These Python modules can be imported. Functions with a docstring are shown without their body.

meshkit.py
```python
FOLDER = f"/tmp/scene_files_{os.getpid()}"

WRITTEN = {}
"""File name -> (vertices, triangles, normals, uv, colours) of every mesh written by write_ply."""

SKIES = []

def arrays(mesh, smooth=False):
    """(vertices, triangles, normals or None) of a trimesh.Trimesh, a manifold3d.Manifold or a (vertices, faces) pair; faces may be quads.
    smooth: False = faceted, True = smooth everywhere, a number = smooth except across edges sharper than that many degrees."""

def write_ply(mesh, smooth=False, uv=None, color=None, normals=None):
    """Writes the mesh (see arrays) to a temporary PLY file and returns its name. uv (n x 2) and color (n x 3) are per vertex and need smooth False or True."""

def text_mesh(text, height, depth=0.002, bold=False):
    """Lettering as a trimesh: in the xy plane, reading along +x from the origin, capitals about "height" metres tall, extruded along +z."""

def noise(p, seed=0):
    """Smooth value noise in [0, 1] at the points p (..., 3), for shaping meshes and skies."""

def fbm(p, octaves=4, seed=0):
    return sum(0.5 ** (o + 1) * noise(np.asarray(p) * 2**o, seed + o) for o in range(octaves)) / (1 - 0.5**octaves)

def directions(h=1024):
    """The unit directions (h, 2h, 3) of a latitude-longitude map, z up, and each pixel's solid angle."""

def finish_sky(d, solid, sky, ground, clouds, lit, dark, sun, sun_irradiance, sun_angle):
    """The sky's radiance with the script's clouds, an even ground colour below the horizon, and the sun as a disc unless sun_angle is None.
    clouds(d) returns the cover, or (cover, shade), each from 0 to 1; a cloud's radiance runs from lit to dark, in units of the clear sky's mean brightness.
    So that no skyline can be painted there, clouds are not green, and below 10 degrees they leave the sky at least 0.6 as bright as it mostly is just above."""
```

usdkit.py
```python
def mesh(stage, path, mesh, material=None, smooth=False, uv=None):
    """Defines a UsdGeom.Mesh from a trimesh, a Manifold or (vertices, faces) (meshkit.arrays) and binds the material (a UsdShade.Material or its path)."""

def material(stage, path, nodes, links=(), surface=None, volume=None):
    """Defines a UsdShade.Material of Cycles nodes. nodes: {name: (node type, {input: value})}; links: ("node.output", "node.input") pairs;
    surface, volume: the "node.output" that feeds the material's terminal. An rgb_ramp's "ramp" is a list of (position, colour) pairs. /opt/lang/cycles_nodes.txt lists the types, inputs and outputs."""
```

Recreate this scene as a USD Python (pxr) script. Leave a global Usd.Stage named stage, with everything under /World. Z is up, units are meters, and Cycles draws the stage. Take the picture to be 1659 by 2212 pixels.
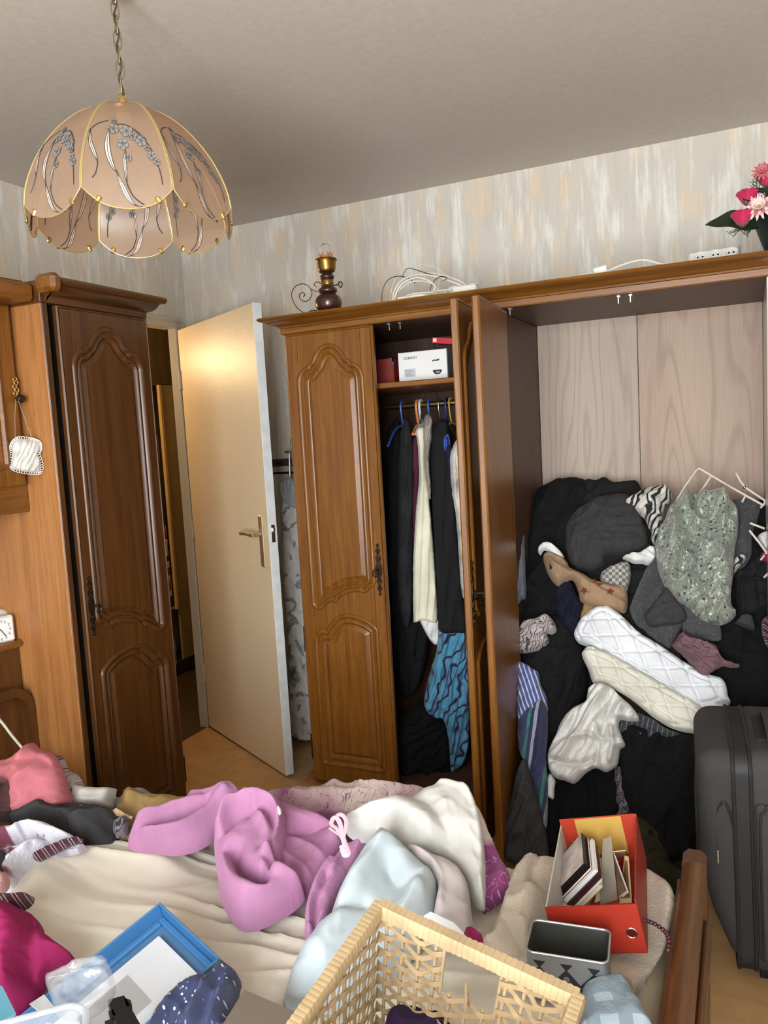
import math, random, numpy as np, trimesh, usdkit
from pxr import Usd, UsdGeom, UsdLux, Gf, Sdf, UsdShade, Vt
from scipy.spatial import Delaunay
import shapely
from shapely.geometry import Polygon, LineString, Point, box as sbox
from shapely import affinity
from meshkit import noise, fbm, text_mesh
rnd = random.Random(7)
stage = Usd.Stage.CreateInMemory()
UsdGeom.SetStageUpAxis(stage, UsdGeom.Tokens.z)
UsdGeom.SetStageMetersPerUnit(stage, 1.0)
UsdGeom.Xform.Define(stage, '/World'); UsdGeom.Scope.Define(stage, '/World/Looks')
A = np.array

# ------------------------------------------------------------ camera
IW, IH, FPX = 1659.0, 2212.0, 1703.2
CAM = A([2.5757, -3.3112, 1.471]); YAW, PITCH, ROLL = -0.4335, 0.0983, -0.0566
FWD = A([math.sin(YAW) * math.cos(PITCH), math.cos(YAW) * math.cos(PITCH), -math.sin(PITCH)])
r0 = A([math.cos(YAW), -math.sin(YAW), 0]); u0 = np.cross(r0, FWD)
RT = math.cos(ROLL) * r0 + math.sin(ROLL) * u0; UP = -math.sin(ROLL) * r0 + math.cos(ROLL) * u0
cam = UsdGeom.Camera.Define(stage, '/World/camera')
cam.CreateHorizontalApertureAttr(36.0); cam.CreateVerticalApertureAttr(48.0); cam.CreateFocalLengthAttr(36.0 * FPX / IW)
cam.CreateClippingRangeAttr(Gf.Vec2f(0.05, 100))
m = np.eye(4); m[0, :3] = RT; m[1, :3] = UP; m[2, :3] = -FWD; m[3, :3] = CAM
cam.AddTransformOp().Set(Gf.Matrix4d(*m.ravel().tolist()))
cam.CreateExposureAttr(0.0)

# ------------------------------------------------------------ light: daylight through the French window behind, a warm lamp in the corridor
def lin(r, g, b):
    return tuple(float(x) for x in (lambda c: np.where(c <= .04045, c / 12.92, ((c + .055) / 1.055) ** 2.4))(A([r, g, b]) / 255.0))
dome = UsdLux.DomeLight.Define(stage, '/World/sky_dome'); dome.CreateIntensityAttr(1.0); dome.CreateColorAttr(Gf.Vec3f(.80, .90, 1.0))
WIN = (1.55, 3.05, 0.50, 2.20)   # x0 x1 z0 z1 of the window opening in wall_front
YF = -4.35
sun = UsdLux.RectLight.Define(stage, '/World/window_daylight'); sun.CreateWidthAttr(1.6); sun.CreateHeightAttr(1.8)
sun.CreateIntensityAttr(23.0); sun.CreateColorAttr(Gf.Vec3f(.93, .97, 1.0)); sun.CreateNormalizeAttr(False)
xf = UsdGeom.Xformable(sun); xf.AddTranslateOp().Set(Gf.Vec3d(2.3, YF - .22, 1.35)); xf.AddRotateXYZOp().Set(Gf.Vec3f(90, 0, 0))
lamp = UsdLux.SphereLight.Define(stage, '/World/corridor_lamp_light'); lamp.CreateRadiusAttr(.05); lamp.CreateIntensityAttr(220.0)
lamp.CreateColorAttr(Gf.Vec3f(1.0, .68, .34)); UsdGeom.Xformable(lamp).AddTranslateOp().Set(Gf.Vec3d(-.62, -.28, 1.95))

# ------------------------------------------------------------ pixel of the photograph -> point on a plane of the place
def ray(p):
    p = np.atleast_2d(A(p, float))
    return FWD + np.outer((p[:, 0] - IW / 2) / FPX, RT) - np.outer((p[:, 1] - IH / 2) / FPX, UP)
def on(p, o, n):
    d = ray(p); t = ((A(o) - CAM) @ A(n)) / (d @ A(n)); return CAM + d * t[:, None]
AX = {'x': A([1., 0, 0]), 'y': A([0, 1., 0]), 'z': A([0, 0, 1.])}
def at(px, py, ax, v):
    return on((px, py), AX[ax] * v, AX[ax])[0]

# ------------------------------------------------------------ scene bookkeeping
used = {}
def numbered(path):
    k = used.get(path, 0); used[path] = k + 1
    return path if k == 0 else '%s_%03d' % (path, k)
def setdata(p, **k):
    for a, b in k.items():
        if b: p.SetCustomDataByKey(a, b)
def as_tm(mesh):
    if hasattr(mesh, 'to_mesh'):
        q = mesh.to_mesh(); return trimesh.Trimesh(q.vert_properties[:, :3], q.tri_verts, process=False)
    if isinstance(mesh, (tuple, list)) and len(mesh) == 2 and not isinstance(mesh[0], trimesh.Trimesh):
        v, f = A(mesh[0], float), A(mesh[1], int)
        if f.shape[1] == 4: f = np.vstack([f[:, [0, 1, 2]], f[:, [0, 2, 3]]])
        return trimesh.Trimesh(v, f, process=False)
    if isinstance(mesh, list): return trimesh.util.concatenate(mesh)
    return mesh
class Thing:
    def __init__(s, name, label, cat=None, group=None, kind=None):
        s.path = numbered('/World/' + name); s.label, s.cat, s.group, s.kind, s.parts = label, cat, group, kind, []
    def part(s, name, mesh, mat, parent='', label=None, smooth=30, uv=None, kind=None):
        p = numbered((parent or s.path) + '/' + name)
        s.parts.append((p, as_tm(mesh), mat, label, smooth, uv, kind)); return p
    def done(s):
        lo = np.min([q[1].vertices.min(0) for q in s.parts], 0); hi = np.max([q[1].vertices.max(0) for q in s.parts], 0)
        b = A([(lo[0] + hi[0]) / 2, (lo[1] + hi[1]) / 2, lo[2]])
        x = UsdGeom.Xform.Define(stage, s.path); x.AddTranslateOp().Set(Gf.Vec3d(*b.tolist()))
        setdata(x.GetPrim(), label=s.label, category=s.cat, group=s.group, kind=s.kind)
        for p, t, mt, lb, sm, uv, kd in s.parts:
            t = trimesh.Trimesh(t.vertices - b, t.faces, process=False)
            g = usdkit.mesh(stage, p, t, mt, smooth=sm, uv=uv); setdata(g.GetPrim(), label=lb, kind=kd)
def single(name, label, cat, mesh, mat, group=None, kind=None, smooth=30, uv=None):
    t = as_tm(mesh); lo, hi = t.vertices.min(0), t.vertices.max(0); b = A([(lo[0] + hi[0]) / 2, (lo[1] + hi[1]) / 2, lo[2]])
    g = usdkit.mesh(stage, numbered('/World/' + name), trimesh.Trimesh(t.vertices - b, t.faces, process=False), mat, smooth=smooth, uv=uv)
    g.AddTranslateOp().Set(Gf.Vec3d(*b.tolist())); setdata(g.GetPrim(), label=label, category=cat, group=group, kind=kind); return g
def struct(name, mesh, mat, label=None, smooth=False):
    return single(name, label, None, mesh, mat, kind='structure', smooth=smooth)

# ------------------------------------------------------------ shapes
def cbox(lo, hi, ch=.003):
    lo, hi = np.minimum(lo, hi).astype(float), np.maximum(lo, hi).astype(float); ch = min(ch, (hi - lo).min() * .45); P = []
    for i in range(3):
        a, b = lo + ch, hi - ch; a = a.copy(); b = b.copy(); a[i], b[i] = lo[i], hi[i]
        P += [(x, y, z) for x in (a[0], b[0]) for y in (a[1], b[1]) for z in (a[2], b[2])]
    return trimesh.convex.convex_hull(A(P))
def rbox(size, M=None, ch=.003):
    h = A(size) / 2.0; t = cbox(-h, h, ch)
    if M is not None: t.apply_transform(M)
    return t
def frame(o, ex, ey, ez=None):
    ex, ey = A(ex, float), A(ey, float); ez = np.cross(ex, ey) if ez is None else A(ez, float)
    M = np.eye(4); M[:3, 0], M[:3, 1], M[:3, 2], M[:3, 3] = ex, ey, ez, o; return M
def unit(v): v = A(v, float); return v / np.linalg.norm(v)
def tube(P, r, n=8, closed=False, flat=1.0):
    P = A(P, float); N = len(P)
    T = np.roll(P, -1, 0) - np.roll(P, 1, 0) if closed else np.gradient(P, axis=0)
    T = T / np.maximum(np.linalg.norm(T, axis=1, keepdims=True), 1e-12)
    u = np.cross(T[0], [0, 0, 1.]); u = np.cross(T[0], [1., 0, 0]) if np.linalg.norm(u) < 1e-3 else u; u = unit(u)
    R = np.broadcast_to(A(r, float), (N,)); V = []; a = np.arange(n) * 2 * math.pi / n
    for i in range(N):
        u = unit(u - T[i] * (u @ T[i])); w = np.cross(T[i], u)
        V.append(P[i] + R[i] * (np.outer(np.cos(a), u) + flat * np.outer(np.sin(a), w)))
    V = np.vstack(V); F = []
    for i in range(N if closed else N - 1):
        j = (i + 1) % N
        for k in range(n):
            l = (k + 1) % n; F += [(i * n + k, i * n + l, j * n + l), (i * n + k, j * n + l, j * n + k)]
    if not closed:
        V = np.vstack([V, P[:1], P[-1:]]); c = N * n
        for k in range(n):
            l = (k + 1) % n; F += [(c, l, k), (c + 1, (N - 1) * n + k, (N - 1) * n + l)]
    return trimesh.Trimesh(V, A(F), process=False)
def lathe(prof, n=32, o=(0, 0, 0)):
    t = trimesh.creation.revolve(A(prof, float), sections=n); t.apply_translation(o); return t
def extrude(poly, h, M=None):
    gs = [g for g in getattr(poly, 'geoms', [poly]) if g.area > 1e-9]
    t = trimesh.util.concatenate([trimesh.creation.extrude_polygon(g, h, engine='earcut') for g in gs])
    if M is not None: t.apply_transform(M)
    return t
def spline(P, n=8, closed=False):
    P = A(P, float); N = len(P); out = []
    for i in range(N if closed else N - 1):
        if closed: a, b, c, d = P[i - 1], P[i], P[(i + 1) % N], P[(i + 2) % N]
        else: a, b, c, d = P[max(i - 1, 0)], P[i], P[i + 1], P[min(i + 2, N - 1)]
        t = np.linspace(0, 1, n, endpoint=False)[:, None]
        out.append(.5 * (2 * b + (c - a) * t + (2 * a - 5 * b + 4 * c - d) * t ** 2 + (3 * b - a - 3 * c + d) * t ** 3))
    out = np.vstack(out)
    return out if closed else np.vstack([out, P[-1:]])
def ribbon(P, prof, closed=True):
    """sweep the profile [(offset inwards, height)] along the flat outline P (n,2): a moulding"""
    P = A(P, float); T = np.roll(P, -1, 0) - np.roll(P, 1, 0); T /= np.linalg.norm(T, axis=1, keepdims=True)
    Nn = np.stack([-T[:, 1], T[:, 0]], 1)
    if Polygon(P).exterior.is_ccw is False: Nn = -Nn
    k = len(prof); V = np.vstack([np.column_stack([P + Nn * a, np.full(len(P), h)]) for a, h in prof]); n = len(P); F = []
    for j in range(k - 1):
        for i in range(n):
            l = (i + 1) % n; F += [(j * n + i, j * n + l, (j + 1) * n + l), (j * n + i, (j + 1) * n + l, (j + 1) * n + i)]
    t = trimesh.Trimesh(V, A(F), process=False)
    if Polygon(P).exterior.is_ccw is False: t.invert()
    return t

# ------------------------------------------------------------ materials
made = {}
def M_(name, nodes, links, surface):
    made[name] = usdkit.material(stage, '/World/Looks/' + name, nodes, links, surface=surface); return made[name]
def plain(name, col, rough=.5, metal=0., coat=0., bump=0., bscale=60, var=0., **kw):
    nd = {'p': ('principled_bsdf', dict(base_color=lin(*col), roughness=rough, metallic=metal, coat_weight=coat, **kw)), 'g': ('geometry', {}),
          'n': ('noise_texture', dict(scale=bscale, detail=4.)), 'r': ('rgb_ramp', dict(ramp=[(.3, lin(*[c * (1 - var) for c in col])), (.7, lin(*[min(255, c * (1 + var)) for c in col]))])),
          'b': ('bump', dict(strength=bump, distance=.004))}
    ln = [('g.position', 'n.vector')]
    if var: ln += [('n.fac', 'r.fac'), ('r.color', 'p.base_color')]
    if bump: ln += [('n.fac', 'b.height'), ('b.normal', 'p.normal')]
    return M_(name, nd, ln, 'p.BSDF')
def wood(name, cols, axis='z', rough=.38, sc=1.0, coat=.25, bump=.15):
    s = {'x': (1.6, 34, 34), 'y': (34, 1.6, 34), 'z': (34, 34, 1.6)}[axis]; s = tuple(v * sc for v in s); s2 = tuple(v * 7 for v in s)
    c0, c1, c2 = cols
    nd = {'g': ('geometry', {}), 'm': ('mapping', dict(scale=s)), 'm2': ('mapping', dict(scale=s2)),
          'n': ('noise_texture', dict(scale=1., detail=3., distortion=.6)), 'n2': ('noise_texture', dict(scale=1., detail=2.)),
          'r': ('rgb_ramp', dict(ramp=[(.25, lin(*c0)), (.5, lin(*c1)), (.75, lin(*c2))])), 'r2': ('rgb_ramp', dict(ramp=[(.32, (.72, .70, .66)), (.55, (1, 1, 1))])),
          'x': ('mix', dict(mix_type='multiply', fac=.7)), 'b': ('bump', dict(strength=bump, distance=.001)), 'p': ('principled_bsdf', dict(roughness=rough, coat_weight=coat, coat_roughness=.25))}
    ln = [('g.position', 'm.vector'), ('g.position', 'm2.vector'), ('m.vector', 'n.vector'), ('m2.vector', 'n2.vector'), ('n.fac', 'r.fac'), ('n2.fac', 'r2.fac'),
          ('r.color', 'x.color1'), ('r2.color', 'x.color2'), ('x.color', 'p.base_color'), ('n2.fac', 'b.height'), ('b.normal', 'p.normal')]
    return M_(name, nd, ln, 'p.BSDF')
def fabric(name, col, var=.06, weave=900, bump=.25, sheen=.25, rough=.9, bscale=None, transl=0.):
    nd = {'g': ('geometry', {}), 'n': ('noise_texture', dict(scale=9., detail=4.)), 'w': ('noise_texture', dict(scale=float(bscale or weave), detail=2.)),
          'r': ('rgb_ramp', dict(ramp=[(.3, lin(*[c * (1 - var) for c in col])), (.7, lin(*[min(255, c * (1 + var)) for c in col]))])),
          'b': ('bump', dict(strength=bump, distance=.0025)), 'p': ('principled_bsdf', dict(roughness=rough, specular_ior_level=.25, sheen_weight=sheen, sheen_roughness=.5, sheen_tint=lin(*[min(255, c * 1.1 + 20) for c in col])))}
    ln = [('g.position', 'n.vector'), ('g.position', 'w.vector'), ('n.fac', 'r.fac'), ('r.color', 'p.base_color'), ('w.fac', 'b.height'), ('b.normal', 'p.normal')]
    return M_(name, nd, ln, 'p.BSDF')
def pattern(name, nodes, links, colour, rough=.8, sheen=.15, coat=0., bump=.2, bscale=800.):
    """printed cloth: the nodes work on 'uv.UV' (metres across the cloth) and end in the socket named by colour"""
    nd = {'uv': ('uvmap', dict(attribute='st')), 'g': ('geometry', {}), 'w_': ('noise_texture', dict(scale=bscale, detail=2.)), 'b_': ('bump', dict(strength=bump, distance=.0025)),
          'p': ('principled_bsdf', dict(roughness=rough, sheen_weight=sheen, coat_weight=coat, coat_roughness=.3)), **nodes}
    return M_(name, nd, [('g.position', 'w_.vector'), ('w_.fac', 'b_.height'), ('b_.normal', 'p.normal'), (colour, 'p.base_color'), *links], 'p.BSDF')

# ------------------------------------------------------------ looks of the room and the furniture
OAK = wood('varnished_oak', ((104, 61, 15), (124, 76, 20), (140, 91, 31)), 'z', sc=1.6)
OAK_X = wood('varnished_oak_lengthwise', ((106, 63, 17), (128, 80, 24), (146, 97, 36)), 'x', sc=1.6)
OAK_Y = wood('varnished_oak_crosswise', ((106, 63, 17), (128, 80, 24), (146, 97, 36)), 'y', sc=1.6)
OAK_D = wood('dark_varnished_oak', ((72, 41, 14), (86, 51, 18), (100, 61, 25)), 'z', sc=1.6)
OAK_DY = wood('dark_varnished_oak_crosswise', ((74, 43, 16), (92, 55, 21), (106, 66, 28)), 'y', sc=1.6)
LAMIN = wood('light_wood_laminate', ((150, 98, 52), (176, 118, 66), (190, 132, 78)), 'z', rough=.45, sc=.6, bump=.05)
def oakprint(name, c0, c1, loc):
    return M_(name, {'g': ('geometry', {}), 'm': ('mapping', dict(scale=(5.2, 5.2, .62), location=loc)), 'm2': ('mapping', dict(scale=(300, 300, 9))), 'w': ('noise_texture', dict(scale=1., detail=1.5, roughness=.4)), 'k': ('math', dict(math_type='multiply', value2=17.)), 'f': ('math', dict(math_type='fraction')), 'n': ('noise_texture', dict(scale=1.)), 'n0': ('noise_texture', dict(scale=.8)),
        'r': ('rgb_ramp', dict(ramp=[(.0, (.84, .81, .78)), (.10, (.80, .77, .74)), (.30, (1, 1, 1)), (.9, (1, 1, 1)), (1., (.86, .83, .80))])), 'r2': ('rgb_ramp', dict(ramp=[(.35, (.90, .89, .88)), (.6, (1, 1, 1))])), 'rb': ('rgb_ramp', dict(ramp=[(.3, lin(*c0)), (.7, lin(*c1))])), 'x': ('mix', dict(mix_type='multiply', fac=.75)), 'y': ('mix', dict(mix_type='multiply', fac=.8)), 'p': ('principled_bsdf', dict(roughness=.6))},
        [('g.position', 'm.vector'), ('g.position', 'm2.vector'), ('m.vector', 'w.vector'), ('m.vector', 'n0.vector'), ('m2.vector', 'n.vector'), ('w.fac', 'k.value1'), ('k.value', 'f.value1'), ('f.value', 'r.fac'), ('n.fac', 'r2.fac'), ('n0.fac', 'rb.fac'), ('rb.color', 'x.color1'), ('r.color', 'x.color2'), ('x.color', 'y.color1'), ('r2.color', 'y.color2'), ('y.color', 'p.base_color')], 'p.BSDF')
PALE = oakprint('pale_oak_print', (178, 160, 146), (190, 172, 156), (0, 0, 0))
PALE2 = oakprint('rosy_oak_print', (176, 150, 132), (190, 166, 146), (3.3, 0, 1.7))
INNER = wood('inner_brown_board', ((70, 46, 34), (84, 57, 42), (94, 66, 50)), 'z', rough=.5, sc=.6, coat=.05, bump=.05)
BRASS = plain('aged_brass', (150, 118, 62), .35, 1.)
GILT = plain('pale_gilt_brass', (214, 190, 124), .25, 1.)
STEEL = plain('bright_steel', (190, 190, 188), .3, 1.)
IRON = plain('dark_bronze', (66, 54, 42), .45, .8)
BLACK = plain('black_gap_paint', (8, 7, 6), .9)
CREAM = plain('cream_door_paint', (220, 199, 166), .40, coat=0., bump=.12, bscale=140, var=.02)
WHITEP = plain('grey_white_paint', (196, 190, 178), .45)
CEIL = plain('ceiling_paint', (203, 196, 186), .85, bump=.1, bscale=50, var=.02)
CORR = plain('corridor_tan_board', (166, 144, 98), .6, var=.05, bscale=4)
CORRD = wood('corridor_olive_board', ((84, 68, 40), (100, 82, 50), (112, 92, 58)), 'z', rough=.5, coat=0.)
PAPER = M_('brushed_wallpaper', {
    'g': ('geometry', {}), 'm1': ('mapping', dict(scale=(11, 11, 4.6))), 'm2': ('mapping', dict(scale=(95, 95, 5))), 'm3': ('mapping', dict(scale=(17, 17, 4), location=(7, 3, 2))), 'm4': ('mapping', dict(scale=(36, 36, 4), location=(1, 9, 4))),
    'n1': ('noise_texture', dict(scale=1., detail=4., roughness=.6)), 'n2': ('noise_texture', dict(scale=1., detail=3.)), 'n3': ('noise_texture', dict(scale=1., detail=4., roughness=.6)), 'n4': ('noise_texture', dict(scale=1., detail=3.)),
    'j1': ('mix', dict(fac=.25)), 'j3': ('mix', dict(fac=.28)),
    'r1': ('rgb_ramp', dict(ramp=[(.512, (0, 0, 0)), (.60, (1, 1, 1))])), 'r3': ('rgb_ramp', dict(ramp=[(.50, (0, 0, 0)), (.60, (1, 1, 1))])), 'r4': ('rgb_ramp', dict(ramp=[(.56, (0, 0, 0)), (.72, (.8, .8, .8))])),
    'base': ('mix', dict(fac=.5, color1=lin(212, 206, 194), color2=lin(230, 207, 178))), 'c2': ('mix', dict(color2=lin(234, 233, 226))), 'c3': ('mix', dict(color2=lin(200, 194, 188))),
    'bp': ('bump', dict(strength=.25, distance=.002)), 'p': ('principled_bsdf', dict(roughness=.7))},
    [('g.position', 'm1.vector'), ('g.position', 'm2.vector'), ('g.position', 'm3.vector'), ('g.position', 'm4.vector'), ('m1.vector', 'n1.vector'), ('m2.vector', 'n2.vector'), ('m3.vector', 'n3.vector'), ('m4.vector', 'n4.vector'),
     ('n1.color', 'j1.color1'), ('n2.color', 'j1.color2'), ('n3.color', 'j3.color1'), ('n2.color', 'j3.color2'), ('j1.color', 'r1.fac'), ('j3.color', 'r3.fac'), ('n4.fac', 'r4.fac'),
     ('r1.color', 'base.fac'), ('base.color', 'c2.color1'), ('r3.color', 'c2.fac'), ('c2.color', 'c3.color1'), ('r4.color', 'c3.fac'), ('n2.fac', 'bp.height'), ('bp.normal', 'p.normal'), ('c3.color', 'p.base_color')], 'p.BSDF')
FLOORM = M_('beige_floor_covering', {
    'g': ('geometry', {}), 'k': ('brick_texture', dict(scale=1., color1=lin(184, 148, 102), color2=lin(178, 141, 95), mortar=lin(174, 138, 92), mortar_size=.002, brick_width=.32, row_height=.075)),
    'n': ('noise_texture', dict(scale=14., detail=5.)), 'r': ('rgb_ramp', dict(ramp=[(.3, (.82, .80, .76)), (.6, (1, 1, 1))])), 'x': ('mix', dict(mix_type='multiply', fac=.8)), 'p': ('principled_bsdf', dict(roughness=.5))},
    [('g.position', 'k.vector'), ('g.position', 'n.vector'), ('n.fac', 'r.fac'), ('k.color', 'x.color1'), ('r.color', 'x.color2'), ('x.color', 'p.base_color')], 'p.BSDF')
GLASSP = M_('window_glass', {'t': ('transparent_bsdf', {}), 'gl': ('glossy_bsdf', dict(roughness=.02)), 'mx': ('mix_closure', dict(fac=.05))},
            [('t.BSDF', 'mx.closure1'), ('gl.BSDF', 'mx.closure2')], 'mx.closure')

# ------------------------------------------------------------ the setting
H = 2.5157; XR = 3.2
def bx(lo, hi): return trimesh.creation.box(bounds=[np.minimum(lo, hi), np.maximum(lo, hi)])
struct('floor', bx((0, YF, -.06), (XR, 0, 0)), FLOORM)
struct('ceiling', bx((-.1, YF - .1, H), (XR + .1, .1, H + .06)), CEIL)
struct('wall_back', bx((-.1, 0, 0), (XR + .1, .1, H)), PAPER)
struct('wall_right', bx((XR, YF, 0), (XR + .1, 0, H)), PAPER)
DY0, DY1, DZ = -.105, -.93, 2.05
struct('wall_left', [bx((-.05, YF, 0), (0, DY1 - .03, H)), bx((-.05, DY1 - .03, DZ + .02), (0, DY0 + .02, H)), bx((-.05, DY0 + .02, 0), (0, 0, H))], PAPER)
x0, x1, z0, z1 = WIN
struct('wall_front', [bx((-.1, YF - .1, 0), (x0, YF, H)), bx((x1, YF - .1, 0), (XR + .1, YF, H)), bx((x0, YF - .1, z1), (x1, YF, H)), bx((x0, YF - .1, 0), (x1, YF, z0))], PAPER)
w = Thing('window_1', 'white-framed window behind the viewer', None, kind='structure'); xm = (x0 + x1) / 2
w.part('window_frame', [cbox((x0, YF - .09, z0), (x0 + .06, YF - .02, z1)), cbox((x1 - .06, YF - .09, z0), (x1, YF - .02, z1)), cbox((x0 + .06, YF - .09, z1 - .06), (x1 - .06, YF - .02, z1)), cbox((x0 + .06, YF - .09, z0), (x1 - .06, YF - .02, z0 + .06)), cbox((xm - .04, YF - .09, z0 + .06), (xm + .04, YF - .02, z1 - .06))], WHITEP)
for a, b in ((x0 + .06, xm - .04), (xm + .04, x1 - .06)): w.part('pane', bx((a, YF - .058, z0 + .06), (b, YF - .054, z1 - .06)), GLASSP)
w.done()
t = Thing('trim_1', 'grey-white painted frame of the bedroom doorway', None, kind='structure')
for y in (DY0, DY1): s = 1 if y == DY0 else -1; t.part('jamb', cbox((-.04, y, 0), (.012, y + s * .035, DZ + .045)), WHITEP)
t.part('head', cbox((-.06, DY1, DZ), (.014, DY0, DZ + .045)), WHITEP); t.part('head_moulding', cbox((0, DY1 - .04, DZ + .028), (.02, DY0 + .05, DZ + .052), .006), WHITEP); t.done()
struct('baseboard_back', bx((0, -.012, 0), (.95, 0, .07)), WHITEP)
# corridor beyond the doorway
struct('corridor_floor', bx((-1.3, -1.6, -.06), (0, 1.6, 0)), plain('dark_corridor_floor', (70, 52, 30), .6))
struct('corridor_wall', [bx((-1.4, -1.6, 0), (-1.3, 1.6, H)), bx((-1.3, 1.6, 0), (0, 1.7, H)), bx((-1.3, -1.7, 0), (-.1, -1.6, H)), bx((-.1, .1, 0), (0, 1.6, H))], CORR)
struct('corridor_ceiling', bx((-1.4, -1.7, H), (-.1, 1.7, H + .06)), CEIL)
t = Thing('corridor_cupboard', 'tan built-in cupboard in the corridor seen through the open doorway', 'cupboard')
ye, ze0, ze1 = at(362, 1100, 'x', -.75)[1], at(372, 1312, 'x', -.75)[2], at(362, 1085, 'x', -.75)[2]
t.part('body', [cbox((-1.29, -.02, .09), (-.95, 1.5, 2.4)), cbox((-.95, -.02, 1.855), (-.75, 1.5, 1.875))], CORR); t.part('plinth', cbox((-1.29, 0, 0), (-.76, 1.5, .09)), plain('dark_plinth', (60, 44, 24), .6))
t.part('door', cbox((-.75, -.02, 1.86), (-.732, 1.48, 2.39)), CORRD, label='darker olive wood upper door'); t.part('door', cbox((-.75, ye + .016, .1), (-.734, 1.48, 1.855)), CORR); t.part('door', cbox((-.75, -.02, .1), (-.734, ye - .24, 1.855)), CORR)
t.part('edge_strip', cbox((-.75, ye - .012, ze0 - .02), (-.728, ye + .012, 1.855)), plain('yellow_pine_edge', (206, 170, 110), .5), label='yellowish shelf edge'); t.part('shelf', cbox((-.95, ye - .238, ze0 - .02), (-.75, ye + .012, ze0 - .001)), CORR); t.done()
BKC = [(120, 40, 30), (214, 206, 190), (44, 36, 40), (160, 110, 60), (196, 190, 186), (70, 30, 26)]
BKM = [plain('book_cover_%s' % 'abcdef'[i], c, .6) for i, c in enumerate(BKC)]
z = ze0
while z < ze1:
    h = rnd.uniform(.03, .055); single('corridor_book', 'book lying flat in the corridor stack seen through the gap beside the cabinet', 'book', cbox((-.94, ye - .22, z), (-.755, ye - .014 - rnd.uniform(0, .01), z + h - .001), .002), BKM[rnd.randrange(6)], group='books in the corridor'); z += h
cl = Thing('corridor_lamp', 'warm glowing globe lamp in the corridor', 'lamp')
cl.part('bracket', tube([(-.62, -.28, 2.04), (-.62, -.28, H)], .008), BRASS); cl.part('cap', lathe([(0, .03), (.03, .03), (.035, 0), (0, 0)], 24, (-.62, -.28, 2.01)), BRASS); cl.done()

# ------------------------------------------------------------ bedroom door
d = Thing('door_1', 'cream painted flush bedroom door standing open', None, kind='structure')
da = .5148; dd = A([math.cos(da), -math.sin(da), 0]); dn = A([-math.sin(da), -math.cos(da), 0])   # along the leaf, out of its visible face
DH = A([.02, -.104, 0]); DM = frame(DH, dd, [0, 0, 1], dn)
LW = .822; NICK = plain('champagne_metal', (206, 190, 160), .32, .85)
dl = cbox((0, .012, -.04), (LW, 2.04, 0), .002); dl.apply_transform(DM); leaf = d.part('leaf', dl, CREAM)
ed = cbox((LW - .001, .012, -.04), (LW + .0015, 2.04, 0), .001); ed.apply_transform(DM); d.part('leaf_edge', ed, plain('grey_edge_paint', (222, 226, 226), .4, var=.04, bscale=20), leaf, label='grey-white front edge')
pl = cbox((LW - .078, .93, 0), (LW - .040, 1.155, .008), .004); pl.apply_transform(DM); hp = d.part('handle_plate', pl, NICK)
hb = tube([(LW - .059, 1.075, .006), (LW - .059, 1.075, .045)], .009, 12); hb.apply_transform(DM)
hv = tube(spline([(LW - .059, 1.075, .045), (LW - .080, 1.076, .050), (LW - .13, 1.078, .050), (LW - .178, 1.075, .047)], 5), [.010] * 6 + [.0085] * 10, 12, flat=.7); hv.apply_transform(DM)
d.part('lever', [hb, hv], NICK, hp)
lb = [cbox((LW, 1.04, -.030), (LW + .003, 1.115, -.012), .001), cbox((LW, 1.085, -.026), (LW + .012, 1.104, -.016), .002)]
for q in lb: q.apply_transform(DM)
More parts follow.
